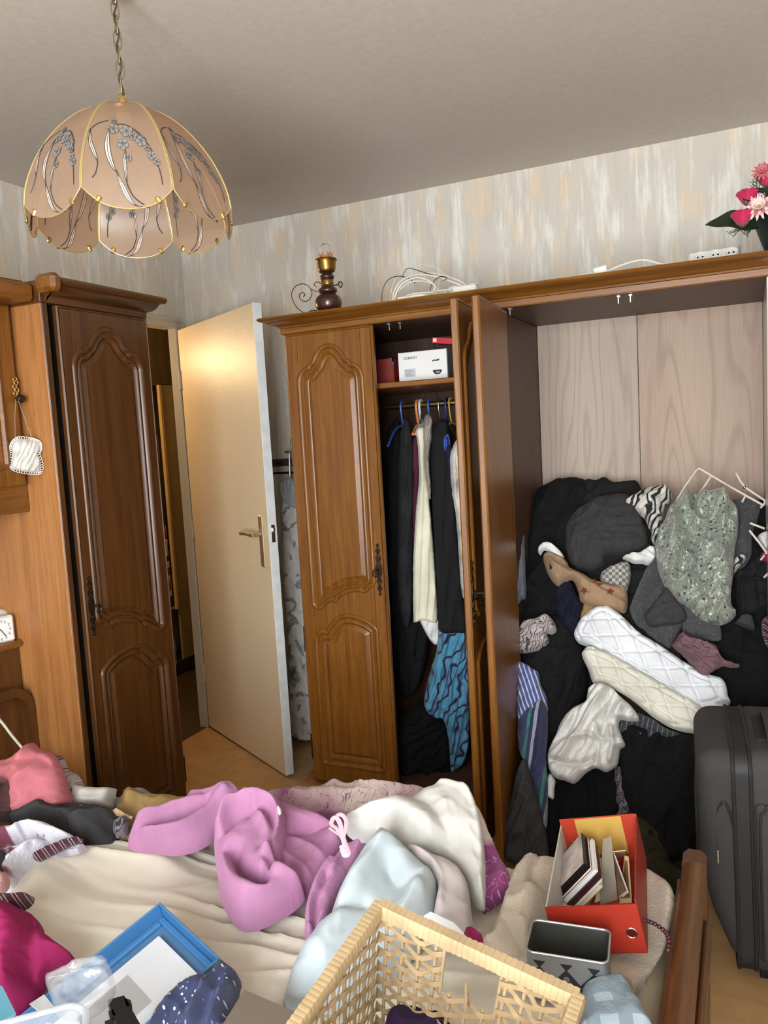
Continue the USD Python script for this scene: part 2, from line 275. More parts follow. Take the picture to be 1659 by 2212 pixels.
d.part('latch', lb, STEEL)
hn = [tube([(-.004, zz, .004), (-.004, zz + .09, .004)], .007, 10) for zz in (.25, 1.0, 1.75)]
for q in hn: q.apply_transform(DM); d.part('hinge', q, WHITEP)
d.done()

# ------------------------------------------------------------ panelled oak doors
def sweep(path, prof, closed_prof=True):
    """mitred sweep of a profile [(outwards, z)] along an open path in plan; outwards is to the right of travel"""
    path = A(path, float); n = len(path); k = len(prof); V = []
    for i in range(n):
        ns = []
        if i > 0: t_ = unit(path[i] - path[i - 1]); ns.append(A([t_[1], -t_[0]]))
        if i < n - 1: t_ = unit(path[i + 1] - path[i]); ns.append(A([t_[1], -t_[0]]))
        if len(ns) == 2: mm = ns[0] + ns[1]; mm = mm / (mm @ ns[0])
        else: mm = ns[0]
        V += [(path[i][0] + mm[0] * a, path[i][1] + mm[1] * a, b) for a, b in prof]
    F = []
    for i in range(n - 1):
        for j in range(k):
            l = (j + 1) % k; F += [(i * k + j, (i + 1) * k + j, (i + 1) * k + l), (i * k + j, (i + 1) * k + l, i * k + l)]
    for j in range(1, k - 1): F += [(0, j, j + 1), ((n - 1) * k, (n - 1) * k + j + 1, (n - 1) * k + j)]
    q = trimesh.Trimesh(A(V), A(F), process=False)
    return q
BOT = [(0, 0), (.07, -.010), (.2, .016), (.29, .028), (.35, .022), (.41, .043), (.6, .064), (.8, .070), (.86, .064), (.93, .084), (1, .09)]
TOP = [(0, 0), (.03, .022), (.10, .040), (.17, .042), (.20, .056), (.25, .062), (.32, .092), (.40, .112), (.5, .119), (.60, .112), (.68, .092), (.75, .062), (.80, .056), (.83, .042), (.90, .040), (.97, .022), (1, 0)]
LTOP = [(0, 0), (.03, .022), (.11, .038), (.19, .032), (.24, .052), (.36, .088), (.52, .104), (.7, .100), (.86, .086), (1, .062)]
def outline(s0, s1, bottom, top, zb, zt):
    f = lambda prof, z: [(s0 + (s1 - s0) * a, z + b) for a, b in prof]
    bo = spline(f(bottom, zb), 5) if len(bottom) > 2 else A(f(bottom, zb)); to = spline(f(top, zt), 5)
    return np.vstack([bo, to[::-1]])
def resample(P, step):
    L = LineString(np.vstack([P, P[:1]])); n = int(L.length / step); return A([L.interpolate(i * L.length / n).coords[0] for i in range(n)])
def oak_door(th, M, w, z0, z1, flip, mat, rail_mat, hand=True, hinges=True, gold=IRON):
    """door leaf as a part of th; local x from 0 to w along the leaf, y up, z out of the face; flip: hinge on the far side"""
    k = z1 - z0; mar = .058
    up = outline(mar, w - mar, BOT, TOP, z0 + .728, z1 - .185); lo = outline(mar, w - mar, [(0, 0), (1, 0)], LTOP, z0 + .085, z0 + .575)
    if flip:
        up, lo = [A([[w - a, b] for a, b in q])[::-1] for q in (up, lo)]
    up, lo = resample(up, .006), resample(lo, .006)
    op = Polygon(up).union(Polygon(lo)); e = .010; g = .0007; st = .052; T = .018
    L = []
    for a, b, c, d_ in ((e, z0 + e, st - g, z1 - e), (w - st + g, z0 + e, w - e, z1 - e)): L.append(extrude(sbox(a, b, c, d_), T))
    L.append(extrude(sbox(st + g, z0 + e, w - st - g, z1 - e).difference(op), T))
    for q in L: q.apply_translation((0, 0, -T))
    L += [cbox((0, z0, -.022), (e, z1, .001), .005), cbox((w - e, z0, -.022), (w, z1, .001), .005), cbox((e, z0, -.022), (w - e, z0 + e, .0005), .004), cbox((e, z1 - e, -.022), (w - e, z1, .0005), .004), cbox((e, z0 + e, -.022), (w - e, z1 - e, -T + .001), .001)]
    for q in L: q.apply_transform(M)
    dp = th.part('door', L, mat)
    for P in (up, lo):
        mo = ribbon(P, [(-.016, -.001), (-.014, .005), (-.008, .008), (-.002, .0065), (.003, .001), (.006, -.004), (.010, -.004), (.013, .000), (.018, .001), (.022, -.003), (.026, -.009), (.032, -.010)])
        mo.apply_transform(M); th.part('moulding', mo, rail_mat, dp, smooth=50)
        ou = A(Polygon(P).buffer(-.030).exterior.coords)[:-1]; qi = Polygon(P).buffer(-.052).buffer(.006)
        ou = resample(ou, .006); inn = A([qi.exterior.interpolate(qi.exterior.project(Point(p))).coords[0] for p in ou]); n = len(ou)
        V = np.vstack([np.column_stack([ou, np.full(n, -.010)]), np.column_stack([inn, np.full(n, -.002)])]); F = []
        ccw = Polygon(ou).exterior.is_ccw
        for i in range(n):
            j = (i + 1) % n; F += [(i, j, n + j), (i, n + j, n + i)] if ccw else [(i, n + j, j), (i, n + i, n + j)]
        fl = extrude(qi, .004); fl.apply_translation((0, 0, -.006)); rg = trimesh.Trimesh(V, A(F), process=False)
        rg.apply_transform(M); fl.apply_transform(M); th.part('panel', [rg, fl], mat, dp, smooth=25)
    sx = (.028 if flip else w - .028)
    if hand:
        zc = z0 + (.87 if True else 0); L = []
        prof = [(0, -.10), (.006, -.094), (.002, -.085), (.010, -.072), (.004, -.060), (.011, -.045), (.007, -.030), (.012, -.012), (.012, .012), (.007, .030), (.011, .045), (.004, .060), (.010, .072), (.002, .085), (.006, .094), (0, .10)]
        sp = spline(prof, 4); pg = Polygon([(sx + a, zc + b) for a, b in sp] + [(sx - a, zc + b) for a, b in sp[::-1]]).buffer(.0005)
        pg = pg if pg.geom_type == 'Polygon' else max(pg.geoms, key=lambda q: q.area); ho = [Point(sx, zc + b).buffer(.0035) for b in (-.052, .052, .022)]
        for h in ho: pg = pg.difference(h)
        es = extrude(pg, .003); L = [es] + [trimesh.creation.icosphere(1, .0045) for _ in range(6)]
        for q, b in zip(L[1:], (-.092, -.066, -.036, .036, .066, .092)): q.apply_translation((sx, zc + b, .003))
        for q in L: q.apply_transform(M)
        ep = th.part('escutcheon', L, gold, dp, label='ornate dark bronze keyhole plate')
        ky = [tube([(sx, zc, 0), (sx, zc, .035)], .0035, 8), tube([(sx + .010 * math.cos(a), zc - .008 + .013 * math.sin(a), .035) for a in np.linspace(0, 6.283, 17)[:-1]], .0028, 6, True)]
        for q in ky: q.apply_transform(M)
        th.part('key', ky, gold, dp)
    if hinges:
        hx = w + .002 if flip else -.002
        for zz in (z0 + .72 * k, z0 + .30 * k, z0 + .05 * k):
            q = tube([(hx, zz, -.004), (hx, zz + .10, -.004)], .0045, 8); q.apply_transform(M); th.part('hinge', q, IRON, dp)
    return dp

# ------------------------------------------------------------ wardrobe
WX0, WX1, WY, WZ = .955, 2.66, -.64, 1.875
wd = Thing('wardrobe', 'long varnished oak wardrobe with arched panel doors, half open and heaped with clothes', 'wardrobe')
wd.part('side_panel', cbox((WX0, WY, .09), (WX0 + .02, -.02, WZ)), OAK); wd.part('side_panel', cbox((WX1 - .024, WY, .09), (WX1, -.02, WZ)), plain('white_side_laminate', (214, 212, 208), .3, coat=.3), label='whitish laminate right side')
wd.part('partition', cbox((1.762, WY, .11), (1.800, -.04, WZ)), INNER)
for a, b, mt in ((.977, 1.350, INNER), (1.352, 1.760, INNER), (1.802, 2.193, PALE), (2.196, 2.634, PALE2)): wd.part('back_panel', bx((a, -.045, .09), (b, -.035 if mt is not PALE2 else -.037, WZ)), mt)
wd.part('top_board', cbox((WX0, WY, WZ), (WX1, -.02, WZ + .022)), INNER); wd.part('base_board', cbox((WX0 + .02, WY, .09), (WX1 - .024, -.04, .112)), INNER)
path = [(WX0, -.02), (WX0, WY), (WX1, WY), (WX1, -.02)]
wd.part('fascia', sweep([(WX0 - .001, -.02), (WX0 - .001, WY), (WX1 + .001, WY), (WX1 + .001, -.02)], [(0, WZ - .001), (.006, WZ - .001), (.008, WZ + .002), (.008, WZ + .020), (.006, WZ + .022), (0, WZ + .022)]), OAK_X)
wd.part('cornice', sweep(path, [(0, WZ + .022), (.012, WZ + .022), (.014, WZ + .027), (.022, WZ + .030), (.034, WZ + .034), (.046, WZ + .040), (.052, WZ + .045), (.062, WZ + .046), (.070, WZ + .050), (.073, WZ + .056), (.070, WZ + .061), (.062, WZ + .063), (0, WZ + .063)]), OAK_X, smooth=40)
wd.part('top_cover', bx((WX0, WY, WZ + .022), (WX1, -.02, WZ + .062)), OAK_X)
wd.part('plinth', sweep(path, [(-.02, 0), (.03, 0), (.03, .035), (.045, .040), (.075, .045), (.082, .052), (.080, .060), (.060, .070), (.05, .080), (.02, .090), (-.02, .090)]), OAK_X, smooth=40)
wd.part('shelf', cbox((.977, -.615, 1.640), (1.760, -.046, 1.660)), OAK_X); wd.part('hanging_rail', tube([(.976, -.33, 1.580), (1.761, -.33, 1.580)], .012, 14), GILT, label='brass clothes rail')
oak_door(wd, frame((.972, WY - .024, 0), (1, 0, 0), (0, 0, 1)), .372, .095, WZ - .004, False, OAK, OAK)
a = unit((1.768 - 1.800, .375, 0)); oak_door(wd, frame((1.800, WY - .018 - .378, 0), a, (0, 0, 1)), .374, .095, WZ - .012, True, OAK, OAK)
a = unit((.024, -.385, 0)); oak_door(wd, frame((1.822, WY - .012, 0), a, (0, 0, 1)), .388, .095, WZ - .012, False, OAK, OAK)
for px, py in ((842, 700), (865, 692), (1337, 643), (1363, 641), (1103, 678)):
    p = at(px, py, 'y', WY + .03); zz = WZ - .001 if px != 1103 else p[2] + .02
    wd.part('door_catch', [cbox((p[0] - .004, p[1] - .004, zz - .026), (p[0] + .001, p[1] + .001, zz), .001), cbox((p[0] - .006, p[1] - .012, zz - .007), (p[0] + .006, p[1] + .008, zz), .001)], STEEL)
wd.done()

# ------------------------------------------------------------ bed surround: tall column cabinet, bridge cupboard, headboard
CX, CY0, CY1, CZ = .58, -1.462, -1.0, 1.94
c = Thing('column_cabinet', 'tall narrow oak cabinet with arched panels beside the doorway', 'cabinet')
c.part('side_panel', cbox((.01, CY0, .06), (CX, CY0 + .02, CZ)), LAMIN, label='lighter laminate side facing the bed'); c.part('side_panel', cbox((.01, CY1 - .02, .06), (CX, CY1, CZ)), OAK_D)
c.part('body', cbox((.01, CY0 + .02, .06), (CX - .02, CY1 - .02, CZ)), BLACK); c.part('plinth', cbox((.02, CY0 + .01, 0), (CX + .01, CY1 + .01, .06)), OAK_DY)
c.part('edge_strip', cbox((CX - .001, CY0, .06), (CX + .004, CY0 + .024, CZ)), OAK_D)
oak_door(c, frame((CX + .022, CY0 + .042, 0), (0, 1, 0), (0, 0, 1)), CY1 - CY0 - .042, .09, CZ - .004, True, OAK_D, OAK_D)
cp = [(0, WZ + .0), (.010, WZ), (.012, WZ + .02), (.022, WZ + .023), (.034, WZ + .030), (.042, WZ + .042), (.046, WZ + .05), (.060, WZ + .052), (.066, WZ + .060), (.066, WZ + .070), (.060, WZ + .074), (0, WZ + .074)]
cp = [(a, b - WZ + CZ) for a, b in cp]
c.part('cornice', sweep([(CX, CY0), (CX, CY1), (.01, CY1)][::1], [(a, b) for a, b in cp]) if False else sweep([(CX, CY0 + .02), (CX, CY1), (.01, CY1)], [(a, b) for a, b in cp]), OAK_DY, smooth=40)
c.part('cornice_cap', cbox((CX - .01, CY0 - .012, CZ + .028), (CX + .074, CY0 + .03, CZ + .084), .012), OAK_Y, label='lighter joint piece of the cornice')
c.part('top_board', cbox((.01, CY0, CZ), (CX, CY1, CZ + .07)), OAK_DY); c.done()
BXF = .450; B0 = -2.55
b = Thing('bridge_cupboard', 'oak overhead bridge cupboard above the bed head, at the left edge', 'cupboard')
b.part('body', cbox((.01, B0, 1.285), (BXF, CY0 - .002, 1.985)), OAK_Y)
b.part('cornice', sweep([(BXF, B0), (BXF, CY0 - .004)], [(0, 1.96), (.012, 1.96), (.02, 1.975), (.05, 1.99), (.068, 2.0), (.07, 2.012), (0, 2.014)]), OAK_Y, smooth=40)
b.part('pelmet', cbox((BXF, B0, 1.945), (BXF + .115, CY0 - .003, 1.999), .01), OAK_Y)
oak_door(b, frame((BXF + .022, -1.93, 0), (0, 1, 0), (0, 0, 1)), .455, 1.375, 1.94, False, OAK, OAK_Y, hand=False, hinges=False) if False else None
dw = .50; M = frame((BXF + .022, -1.985, 0), (0, 1, 0), (0, 0, 1)); q = cbox((0, 1.372, -.022), (dw, 1.94, 0), .005); q.apply_transform(M); dp = b.part('door', q, OAK)
P = resample(A([(.06, 1.44), (dw - .075, 1.44), (dw - .075, 1.86), (.06, 1.86)]), .01); mo = ribbon(P, [(-.016, -.001), (-.014, .006), (-.006, .009), (.002, .002), (.010, .004), (.02, .001)]); mo.apply_transform(M); b.part('moulding', mo, OAK_Y, dp)
KP = at(36, 862, 'x', BXF + .024)
sx = KP[1] + 1.985; L = []
for k, (a_, zz) in enumerate(((0, .062), (.003, .052), (-.004, .04), (.003, .028), (-.003, .018))): q = tube([(sx + a_ + .007 * math.cos(v), KP[2] + zz + .007 * math.sin(v), .003) for v in np.linspace(0, 6.28, 13)[:-1]], .0022, 6, True); q.apply_transform(M); L.append(q)
b.part('escutcheon', L, GILT, dp, label='small gilt openwork plate')
q = lathe([(0, 0), (.006, 0), (.006, .012), (.012, .016), (.014, .022), (.010, .03), (0, .032)], 20); q.apply_transform(frame(KP - A([.002, 0, 0]), (0, 1, 0), (0, 0, 1))); b.part('knob', q, IRON, dp)
b.done()
hbd = Thing('headboard', 'oak headboard with a shelf and rounded dark panel frame, at the left edge', 'headboard')
hbd.part('back_board', cbox((.01, B0, .02), (.335, CY0 - .004, .830)), OAK_D); hbd.part('shelf_top', cbox((.005, B0, .830), (.360, CY0 - .003, .853), .008), OAK_Y)
pg = sbox(-.62, 0, 0, .69).buffer(-.09).buffer(.09).union(sbox(-.62, 0, 0, .4)); fr = pg.difference(pg.buffer(-.03)); q = extrude(fr, .05); q.apply_transform(frame((.335, -1.468, .02), (0, 1, 0), (0, 0, 1))); hbd.part('panel_frame', q, OAK_D)
q = extrude(pg.buffer(-.03), .02); q.apply_transform(frame((.335, -1.468, .02), (0, 1, 0), (0, 0, 1))); hbd.part('panel', q, OAK_D)
q = extrude(sbox(-.18, .03, -.172, .62), .024); q.apply_transform(frame((.335, -1.468, .02), (0, 1, 0), (0, 0, 1))); hbd.part('groove_strip', q, IRON); hbd.done()

# ------------------------------------------------------------ bed frame and mattress
FXX = 2.452
f = Thing('footboard', 'dark varnished wooden footboard of the bed, beside the black suitcase', 'footboard')
FY = -1.635
pg = Polygon(spline([(0, .02), (0, .50), (.004, .565), (.02, .582), (.06, .572), (.09, .55), (.3, .545), (1.28, .545), (1.30, .54), (1.30, .02)], 5)).buffer(0)
q = extrude(sbox(0, .20, 1.30, .5).union(pg.intersection(sbox(.085, .2, 1.4, 1))), .022); q.apply_transform(frame((FXX + .012, FY, 0), (0, -1, 0), (0, 0, 1))); f.part('panel', q, OAK_DY)
for y in (FY, FY - 1.32): f.part('post', cbox((FXX - .004, y - .07, 0), (FXX + .042, y, .578), .010), OAK_D)
f.part('top_rail', tube([(FXX + .019, y, .548 + .012 * math.exp(-((y - FY) / .12) ** 2)) for y in np.linspace(FY - .06, FY - 1.3, 24)], .024, 14), OAK_DY)
f.part('groove_rail', cbox((FXX + .034, FY - 1.3, .40), (FXX + .050, FY - .06, .46), .006), OAK_DY); f.part('groove_rail', cbox((FXX + .034, FY - 1.3, .25), (FXX + .046, FY - .06, .33), .006), OAK_DY)
f.done()
br = Thing('bed_frame', 'oak bed frame under the mattress', 'bed frame')
for y in (-1.65, -3.07): br.part('side_rail', cbox((.405, y - .012, .16), (FXX - .008, y + .012, .34)), OAK_X)
br.part('slat_base', cbox((.405, -3.05, .22), (FXX - .01, -1.665, .268)), OAK_X)
for xx in (.44, 2.38):
    for y in (-1.70, -3.02): br.part('leg', cbox((xx - .025, y - .025, 0), (xx + .025, y + .025, .22)), OAK)
br.done()

# ------------------------------------------------------------ pendant lamp: eight bent frosted glass petals
GLASS = M_('frosted_peach_glass', {'d': ('diffuse_bsdf', dict(color=lin(192, 166, 142))), 't': ('translucent_bsdf', dict(color=lin(214, 170, 134))), 'tr': ('transparent_bsdf', dict(color=lin(240, 222, 206))), 'g': ('glossy_bsdf', dict(color=(.9, .9, .9), roughness=.22)), 
          'a': ('mix_closure', dict(fac=.45)), 'b': ('mix_closure', dict(fac=.24)), 'c': ('mix_closure', dict(fac=.06))},
          [('d.BSDF', 'a.closure1'), ('t.BSDF', 'a.closure2'), ('a.closure', 'b.closure1'), ('tr.BSDF', 'b.closure2'), ('b.closure', 'c.closure1'), ('g.BSDF', 'c.closure2')], 'c.closure')
PG = plain('print_grey', (136, 134, 132), .6); PW = plain('print_pale_pink', (212, 192, 180), .5); PD = plain('print_dark_line', (62, 56, 54), .6); PO = plain('print_peach', (226, 164, 116), .6)
L = Thing('pendant_lamp', 'pendant lamp of eight peach frosted glass petals on a brass chain', 'lamp')
LX = A([1.284, -1.819]); a0 = math.atan2(CAM[1] - LX[1], CAM[0] - LX[0]) - .02
PROF = spline([(.046, 2.240), (.078, 2.232), (.115, 2.208), (.158, 2.164), (.195, 2.108), (.220, 2.048), (.228, 2.0), (.229, 1.963)], 6)
pv = np.linspace(1, 0, len(PROF)); c8, s8 = math.cos(math.pi / 8), math.sin(math.pi / 8)
def petal_point(k, x, v, off=0.):
    r = np.interp(v, pv[::-1], PROF[::-1, 0]) * 1.045; z = np.interp(v, pv[::-1], PROF[::-1, 1]); a = a0 + k * math.pi / 4
    dr = np.interp(v - .02, pv[::-1], PROF[::-1, 0]) - np.interp(v + .02, pv[::-1], PROF[::-1, 0]); dz = np.interp(v - .02, pv[::-1], PROF[::-1, 1]) - np.interp(v + .02, pv[::-1], PROF[::-1, 1]); nl = math.hypot(dr, dz) + 1e-9
    ra = r * c8 + off * (-dz / nl); z = z + off * dr / nl
    return A([LX[0] + ra * math.cos(a) - x * math.sin(a), LX[1] + ra * math.sin(a) + x * math.cos(a), z])
def hw(v): return np.interp(v, pv[::-1], PROF[::-1, 0]) * 1.045 * s8 - .0018
VB = .155
LEAVES = [[(-.028, .60, .001), (-.034, .50, .0055), (-.033, .42, .0065), (-.026, .34, .004), (-.018, .30, .0005)], [(-.019, .30, .0005), (-.010, .20, .0055), (-.001, .11, .0055), (.010, .05, .003), (.022, .025, .0003)],
          [(-.066, .59, .0005), (-.067, .50, .004), (-.061, .43, .0045), (-.055, .37, .0005)], [(.001, .45, .0005), (-.002, .38, .004), (-.002, .30, .003), (-.001, .22, .0004)], [(.022, .60, .0005), (.036, .55, .003), (.045, .52, .0006)]]
STEMS = [[(-.028, .60), (-.010, .64), (.010, .63), (.03, .57), (.05, .48), (.062, .38), (.068, .30), (.07, .22)], [(-.066, .59), (-.05, .64), (-.03, .67)], [(-.055, .37), (-.06, .30), (-.068, .26)], [(-.001, .22), (.01, .12), (.03, .05)], [(.022, .025), (.04, .015)]]
FLOWERS = [(-.020, .60, .011), (.006, .585, .013), (-.003, .49, .011), (.034, .515, .011), (.052, .42, .008), (.062, .38, .007), (.006, .40, .007), (-.018, .665, .006), (.018, .545, .008), (.045, .47, .006)]
RIMB = plain('pale_gold_rim', (224, 204, 146), .3, .75)
for k in range(8):
    ns, nv = 17, 20; G = np.zeros((nv, ns, 3)); R_ = []
    for j, s in enumerate(np.linspace(-1, 1, ns)):
        vb = VB * s * s
        for i, q in enumerate(np.linspace(0, 1, nv)): v = vb + (1 - vb) * q; G[i, j] = petal_point(k, s * hw(v), v)
    idx = np.arange(nv * ns).reshape(nv, ns); F = np.vstack([np.column_stack([idx[:-1, :-1].ravel(), idx[:-1, 1:].ravel(), idx[1:, 1:].ravel(), idx[1:, :-1].ravel()])])
    p = L.part('glass_petal', (G.reshape(-1, 3), F), GLASS, smooth=True)
    rim = np.vstack([G[0], G[1:, -1], G[-1, ::-1][1:], G[::-1, 0][1:-1]])
    L.part('brass_rim', tube(rim, .0017, 8, True), RIMB, p)
    lf, ol, fl, fo = [], [], [], []
    for S in LEAVES:
        S = spline(S, 4); lft = [(x - w_ * .8, v) for x, v, w_ in S]; rt = [(x + w_ * .8, v) for x, v, w_ in S]; n = len(S)
        for o in (.0009, -.0009):
            V = A([petal_point(k, x, v * .84, o) for x, v in lft + rt]); lf.append(trimesh.Trimesh(V, A([q for i in range(n - 1) for q in ((i, i + 1, n + i), (i + 1, n + i + 1, n + i))]), process=False))
            for e in (lft, rt, [(x, v) for x, v, w_ in S]): ol.append(tube([petal_point(k, x, v * .84, o * 1.2) for x, v in e], .00055, 4))
    for S in STEMS:
        S = spline(S, 4); ol.append(tube([petal_point(k, x, v * .84, .0) for x, v in S], .0013, 5))
    for x, v, r in FLOWERS:
        v *= .84
        for q in range(5):
            a = q * 1.2566 + x * 90; cx_, cv = x + r * .55 * math.cos(a), v + r * .55 * math.sin(a) * 2.9
            for o in (.0011, -.0011):
                rg = [petal_point(k, cx_ + r * .5 * math.cos(b), cv + r * .5 * 2.9 * math.sin(b), o) for b in np.linspace(0, 6.283, 9)[:-1]]
                fl.append(trimesh.Trimesh(A(rg + [petal_point(k, cx_, cv, o)]), A([(i, (i + 1) % 8, 8) for i in range(8)]), process=False)); fo.append(tube(A(rg), .0004, 3, True))
    L.part('leaf_print', lf, PW, p, label='pale leaf print', smooth=False); L.part('flower_print', fl, PG, p, label='grey flower print', smooth=False); L.part('line_print', ol + fo, PD, p, label='dark stem and outline print', smooth=False)
    for s in (-.66, .66):
        v = VB * s * s + .012; cl = rbox((.011, .016, .006), None, .0028); o = petal_point(k, s * hw(v), v); t1 = unit(petal_point(k, s * hw(v) + .01, v) - o); t2 = unit(petal_point(k, s * hw(v), v + .04) - o); sl = math.copysign(.5, s)
        cl.apply_transform(frame(o, unit(t1 * math.cos(sl) + t2 * math.sin(sl)), unit(t2 * math.cos(sl) - t1 * math.sin(sl)))); L.part('clip', cl, GILT, p)
L.part('cap', lathe([(0, 2.252), (.010, 2.252), (.014, 2.246), (.044, 2.244), (.052, 2.240), (.05, 2.234), (0, 2.232)], 32, (LX[0], LX[1], 0)), GILT)
L.part('finial', [lathe([(0, 2.275), (.006, 2.274), (.010, 2.266), (.010, 2.25), (0, 2.25)], 20, (LX[0], LX[1], 0)), tube([(LX[0] + .010 * math.cos(a) * UP[0] * 0 + .009 * math.cos(a) * RT[0], LX[1] + .009 * math.cos(a) * RT[1], 2.279 + .009 * math.sin(a)) for a in np.linspace(0, 6.283, 21)[:-1]], .0018, 8, True)], GILT)
CHN = plain('pale_chain_metal', (176, 164, 136), .3, 1.)
for i in range(7):
    zc = 2.300 + i * .0325; a = (0.6 if i % 2 else 2.2) + .1 * i; e = []
    for q in np.linspace(0, 6.283, 25)[:-1]:
        u = .0085 * math.cos(q); h = .0195 * math.sin(q); h = math.copysign(min(abs(h) * 1.25, .0195), h); e.append((LX[0] + u * math.cos(a), LX[1] + u * math.sin(a), zc + h))
    L.part('chain_link', tube(e, .0017, 8, True), CHN)
L.part('cord', tube([(LX[0] + .004 * math.sin(q * 2.3), LX[1] + .004 * math.cos(q * 2.3), 2.27 + q * .0245) for q in np.linspace(0, 10, 60)], .0023, 8), plain('brown_cord', (70, 58, 46), .6))
L.part('ceiling_canopy', lathe([(0, 2.49), (.012, 2.49), (.04, 2.505), (.045, H - .0005), (0, H - .0005)], 28, (LX[0], LX[1], 0)), GILT)
L.part('bulb_holder', lathe([(0, 2.233), (.018, 2.233), (.018, 2.17), (.014, 2.165), (0, 2.165)], 20, (LX[0], LX[1], 0)), plain('white_bakelite', (220, 214, 200), .4)); L.done()

# ------------------------------------------------------------ things on top of the wardrobe
TOPZ = WZ + .063
def flatp(o, n):                                # pixel outlines laid on one upright plane through o
    return lambda pts: on(pts, o, n)
NV = unit((.42, -.9, 0))
o = at(711, 672, 'y', -.645); o = A([o[0], o[1], TOPZ]); s = np.linalg.norm(o - CAM) / FPX * 1.0
def R(px, py): return (px * s, o[2] + (675 - py) * s * 1.0)
DK = plain('dark_turned_wood', (58, 28, 18), .3, coat=.5)
t = Thing('oil_lamp_style_lamp', 'dark turned wood table lamp with brass collar and bare bulb on the wardrobe', 'lamp')
q = lambda pr: lathe([(0, R(0, pr[0][1])[1])] + [R(*p) for p in spline(pr, 4)] + [(0, R(0, pr[-1][1])[1])], 36, (o[0], o[1], 0))
t.part('base', q([(20, 675), (22, 672), (26, 667), (28, 658), (27, 650), (22, 643), (14, 638)]), DK, smooth=50); t.part('neck', q([(13, 639), (19, 635), (19, 629), (14, 625), (12.5, 620)]), DK, smooth=50)
t.part('band', q([(12.5, 621), (13, 619), (13, 612), (12, 610)]), BRASS); t.part('neck', q([(12, 611), (15, 605), (14, 601), (10, 598), (15, 595), (17, 592), (14, 588)]), DK, smooth=50)
t.part('collar', lathe([R(0, 592), R(17, 592), R(19, 588), R(20, 575), R(23, 570), R(22, 568), R(19, 571), R(17, 588), R(0, 588)], 36, (o[0], o[1], 0)), BRASS)
CU = plain('copper_wax', (196, 120, 70), .4); h = [lathe([R(0, 586), R(11, 586), R(11, 562), R(0, 562)], 20, (o[0], o[1], 0))]
for i in range(8): a = i * .785; h.append(tube([(o[0] + 12 * s * math.cos(a), o[1] + 12 * s * math.sin(a), R(0, 582)[1]), (o[0] + 12.5 * s * math.cos(a), o[1] + 12.5 * s * math.sin(a), R(0, 562)[1]), (o[0] + 14 * s * math.cos(a), o[1] + 14 * s * math.sin(a), R(0, 556)[1])], .0035, 6))
t.part('bulb_holder', h, CU, label='copper fingered bulb holder')
CLEAR = M_('clear_bulb_glass', {'p': ('principled_bsdf', dict(base_color=(1, 1, 1), roughness=.02, transmission_weight=1., ior=1.2))}, [], 'p.BSDF')
t.part('bulb', lathe([R(0, 564), R(7, 564), R(8, 560), R(11.5, 554), R(12.3, 548), R(10.5, 541), R(6, 537), R(0, 536)], 28, (o[0], o[1], 0)), CLEAR, smooth=60)
P = flatp(o, NV)
sp = tube(P(spline([(694, 676), (684, 671), (672, 671), (660, 676), (645, 668), (634, 652), (630, 634), (638, 619), (654, 613), (668, 620), (674, 634), (668, 647), (657, 651), (648, 645), (647, 636), (654, 632), (659, 637), (655, 641)], 6)), .0028, 8, flat=.5)
s2 = tube(P(spline([(673, 625), (681, 629), (690, 627), (695, 618), (690, 610), (682, 610), (679, 616), (684, 620)], 6)), .0025, 8, flat=.5); t.part('scroll_handle', [sp, s2], IRON)
ky = [tube(P([(718, 617), (731, 615)]), .0025, 8), tube(P(spline([(731, 615), (733, 609), (738, 610), (739, 615), (736, 621), (731, 615)], 5)), .0022, 8)]; t.part('wick_key', ky, IRON); t.done()

WC = plain('white_cable_sheath', (214, 210, 196), .45); WPL = plain('white_plastic', (226, 226, 220), .35); BKW = plain('black_wire_sheath', (24, 22, 22), .5)
t = Thing('extension_lead', 'coiled white extension lead with its socket block on the wardrobe', 'cable')
rn = random.Random(3); o = at(905, 650, 'y', -.45); o[2] = TOPZ
def cabl(pts, r, y=-.45, n=6):
    q = on(spline(pts, n), (0, y - .15, 0), (.0, 1, 0)); q[:, 2] = np.maximum(q[:, 2], TOPZ + r); return tube(q, r, 8)
Ls = [cabl([(848, 651), (852, 628), (868, 606), (900, 594), (940, 597), (985, 612), (1003, 620)], .0034, -.46), cabl([(860, 650), (862, 628), (880, 603), (912, 590), (950, 593), (990, 606), (1014, 620)], .0034, -.43), cabl([(870, 646), (882, 640), (915, 634), (950, 628), (975, 626)], .0036, -.52),
      cabl([(852, 651), (856, 636), (880, 613), (905, 607), (930, 612), (945, 625), (930, 640), (900, 645), (868, 652)], .0034, -.48), cabl([(866, 652), (885, 637), (930, 632), (960, 636), (930, 645), (880, 652)], .0036, -.54), cabl([(860, 652), (890, 640), (920, 637), (965, 641), (925, 650), (880, 653)], .0034, -.56),
      cabl([(842, 650), (850, 612), (872, 586), (905, 573), (938, 577), (960, 592), (972, 600)], .0016, -.4), cabl([(850, 652), (864, 618), (895, 600), (925, 606), (940, 622), (920, 640)], .0034, -.50)]
for q in Ls: t.part('cable_loop', q, WC)
b = at(975, 630, 'y', -.61); e = at(1029, 627, 'y', -.61); ex = unit(e - b) * A([1, 1, 0]); ex = unit(ex); q = rbox((.105, .05, .030), frame(A([(b[0] + e[0]) / 2, -.61, TOPZ + .017]), ex, (-ex[1], ex[0], 0)), .005); bl = t.part('socket_block', q, WPL)
for i in (-1, 0, 1): t.part('socket', lathe([(0, .001), (.014, .001), (.017, .003), (.019, .001), (.019, 0), (0, 0)], 20, (((b[0] + e[0]) / 2 + i * .034), -.61, TOPZ + .0315)), WPL, bl)
t.done()
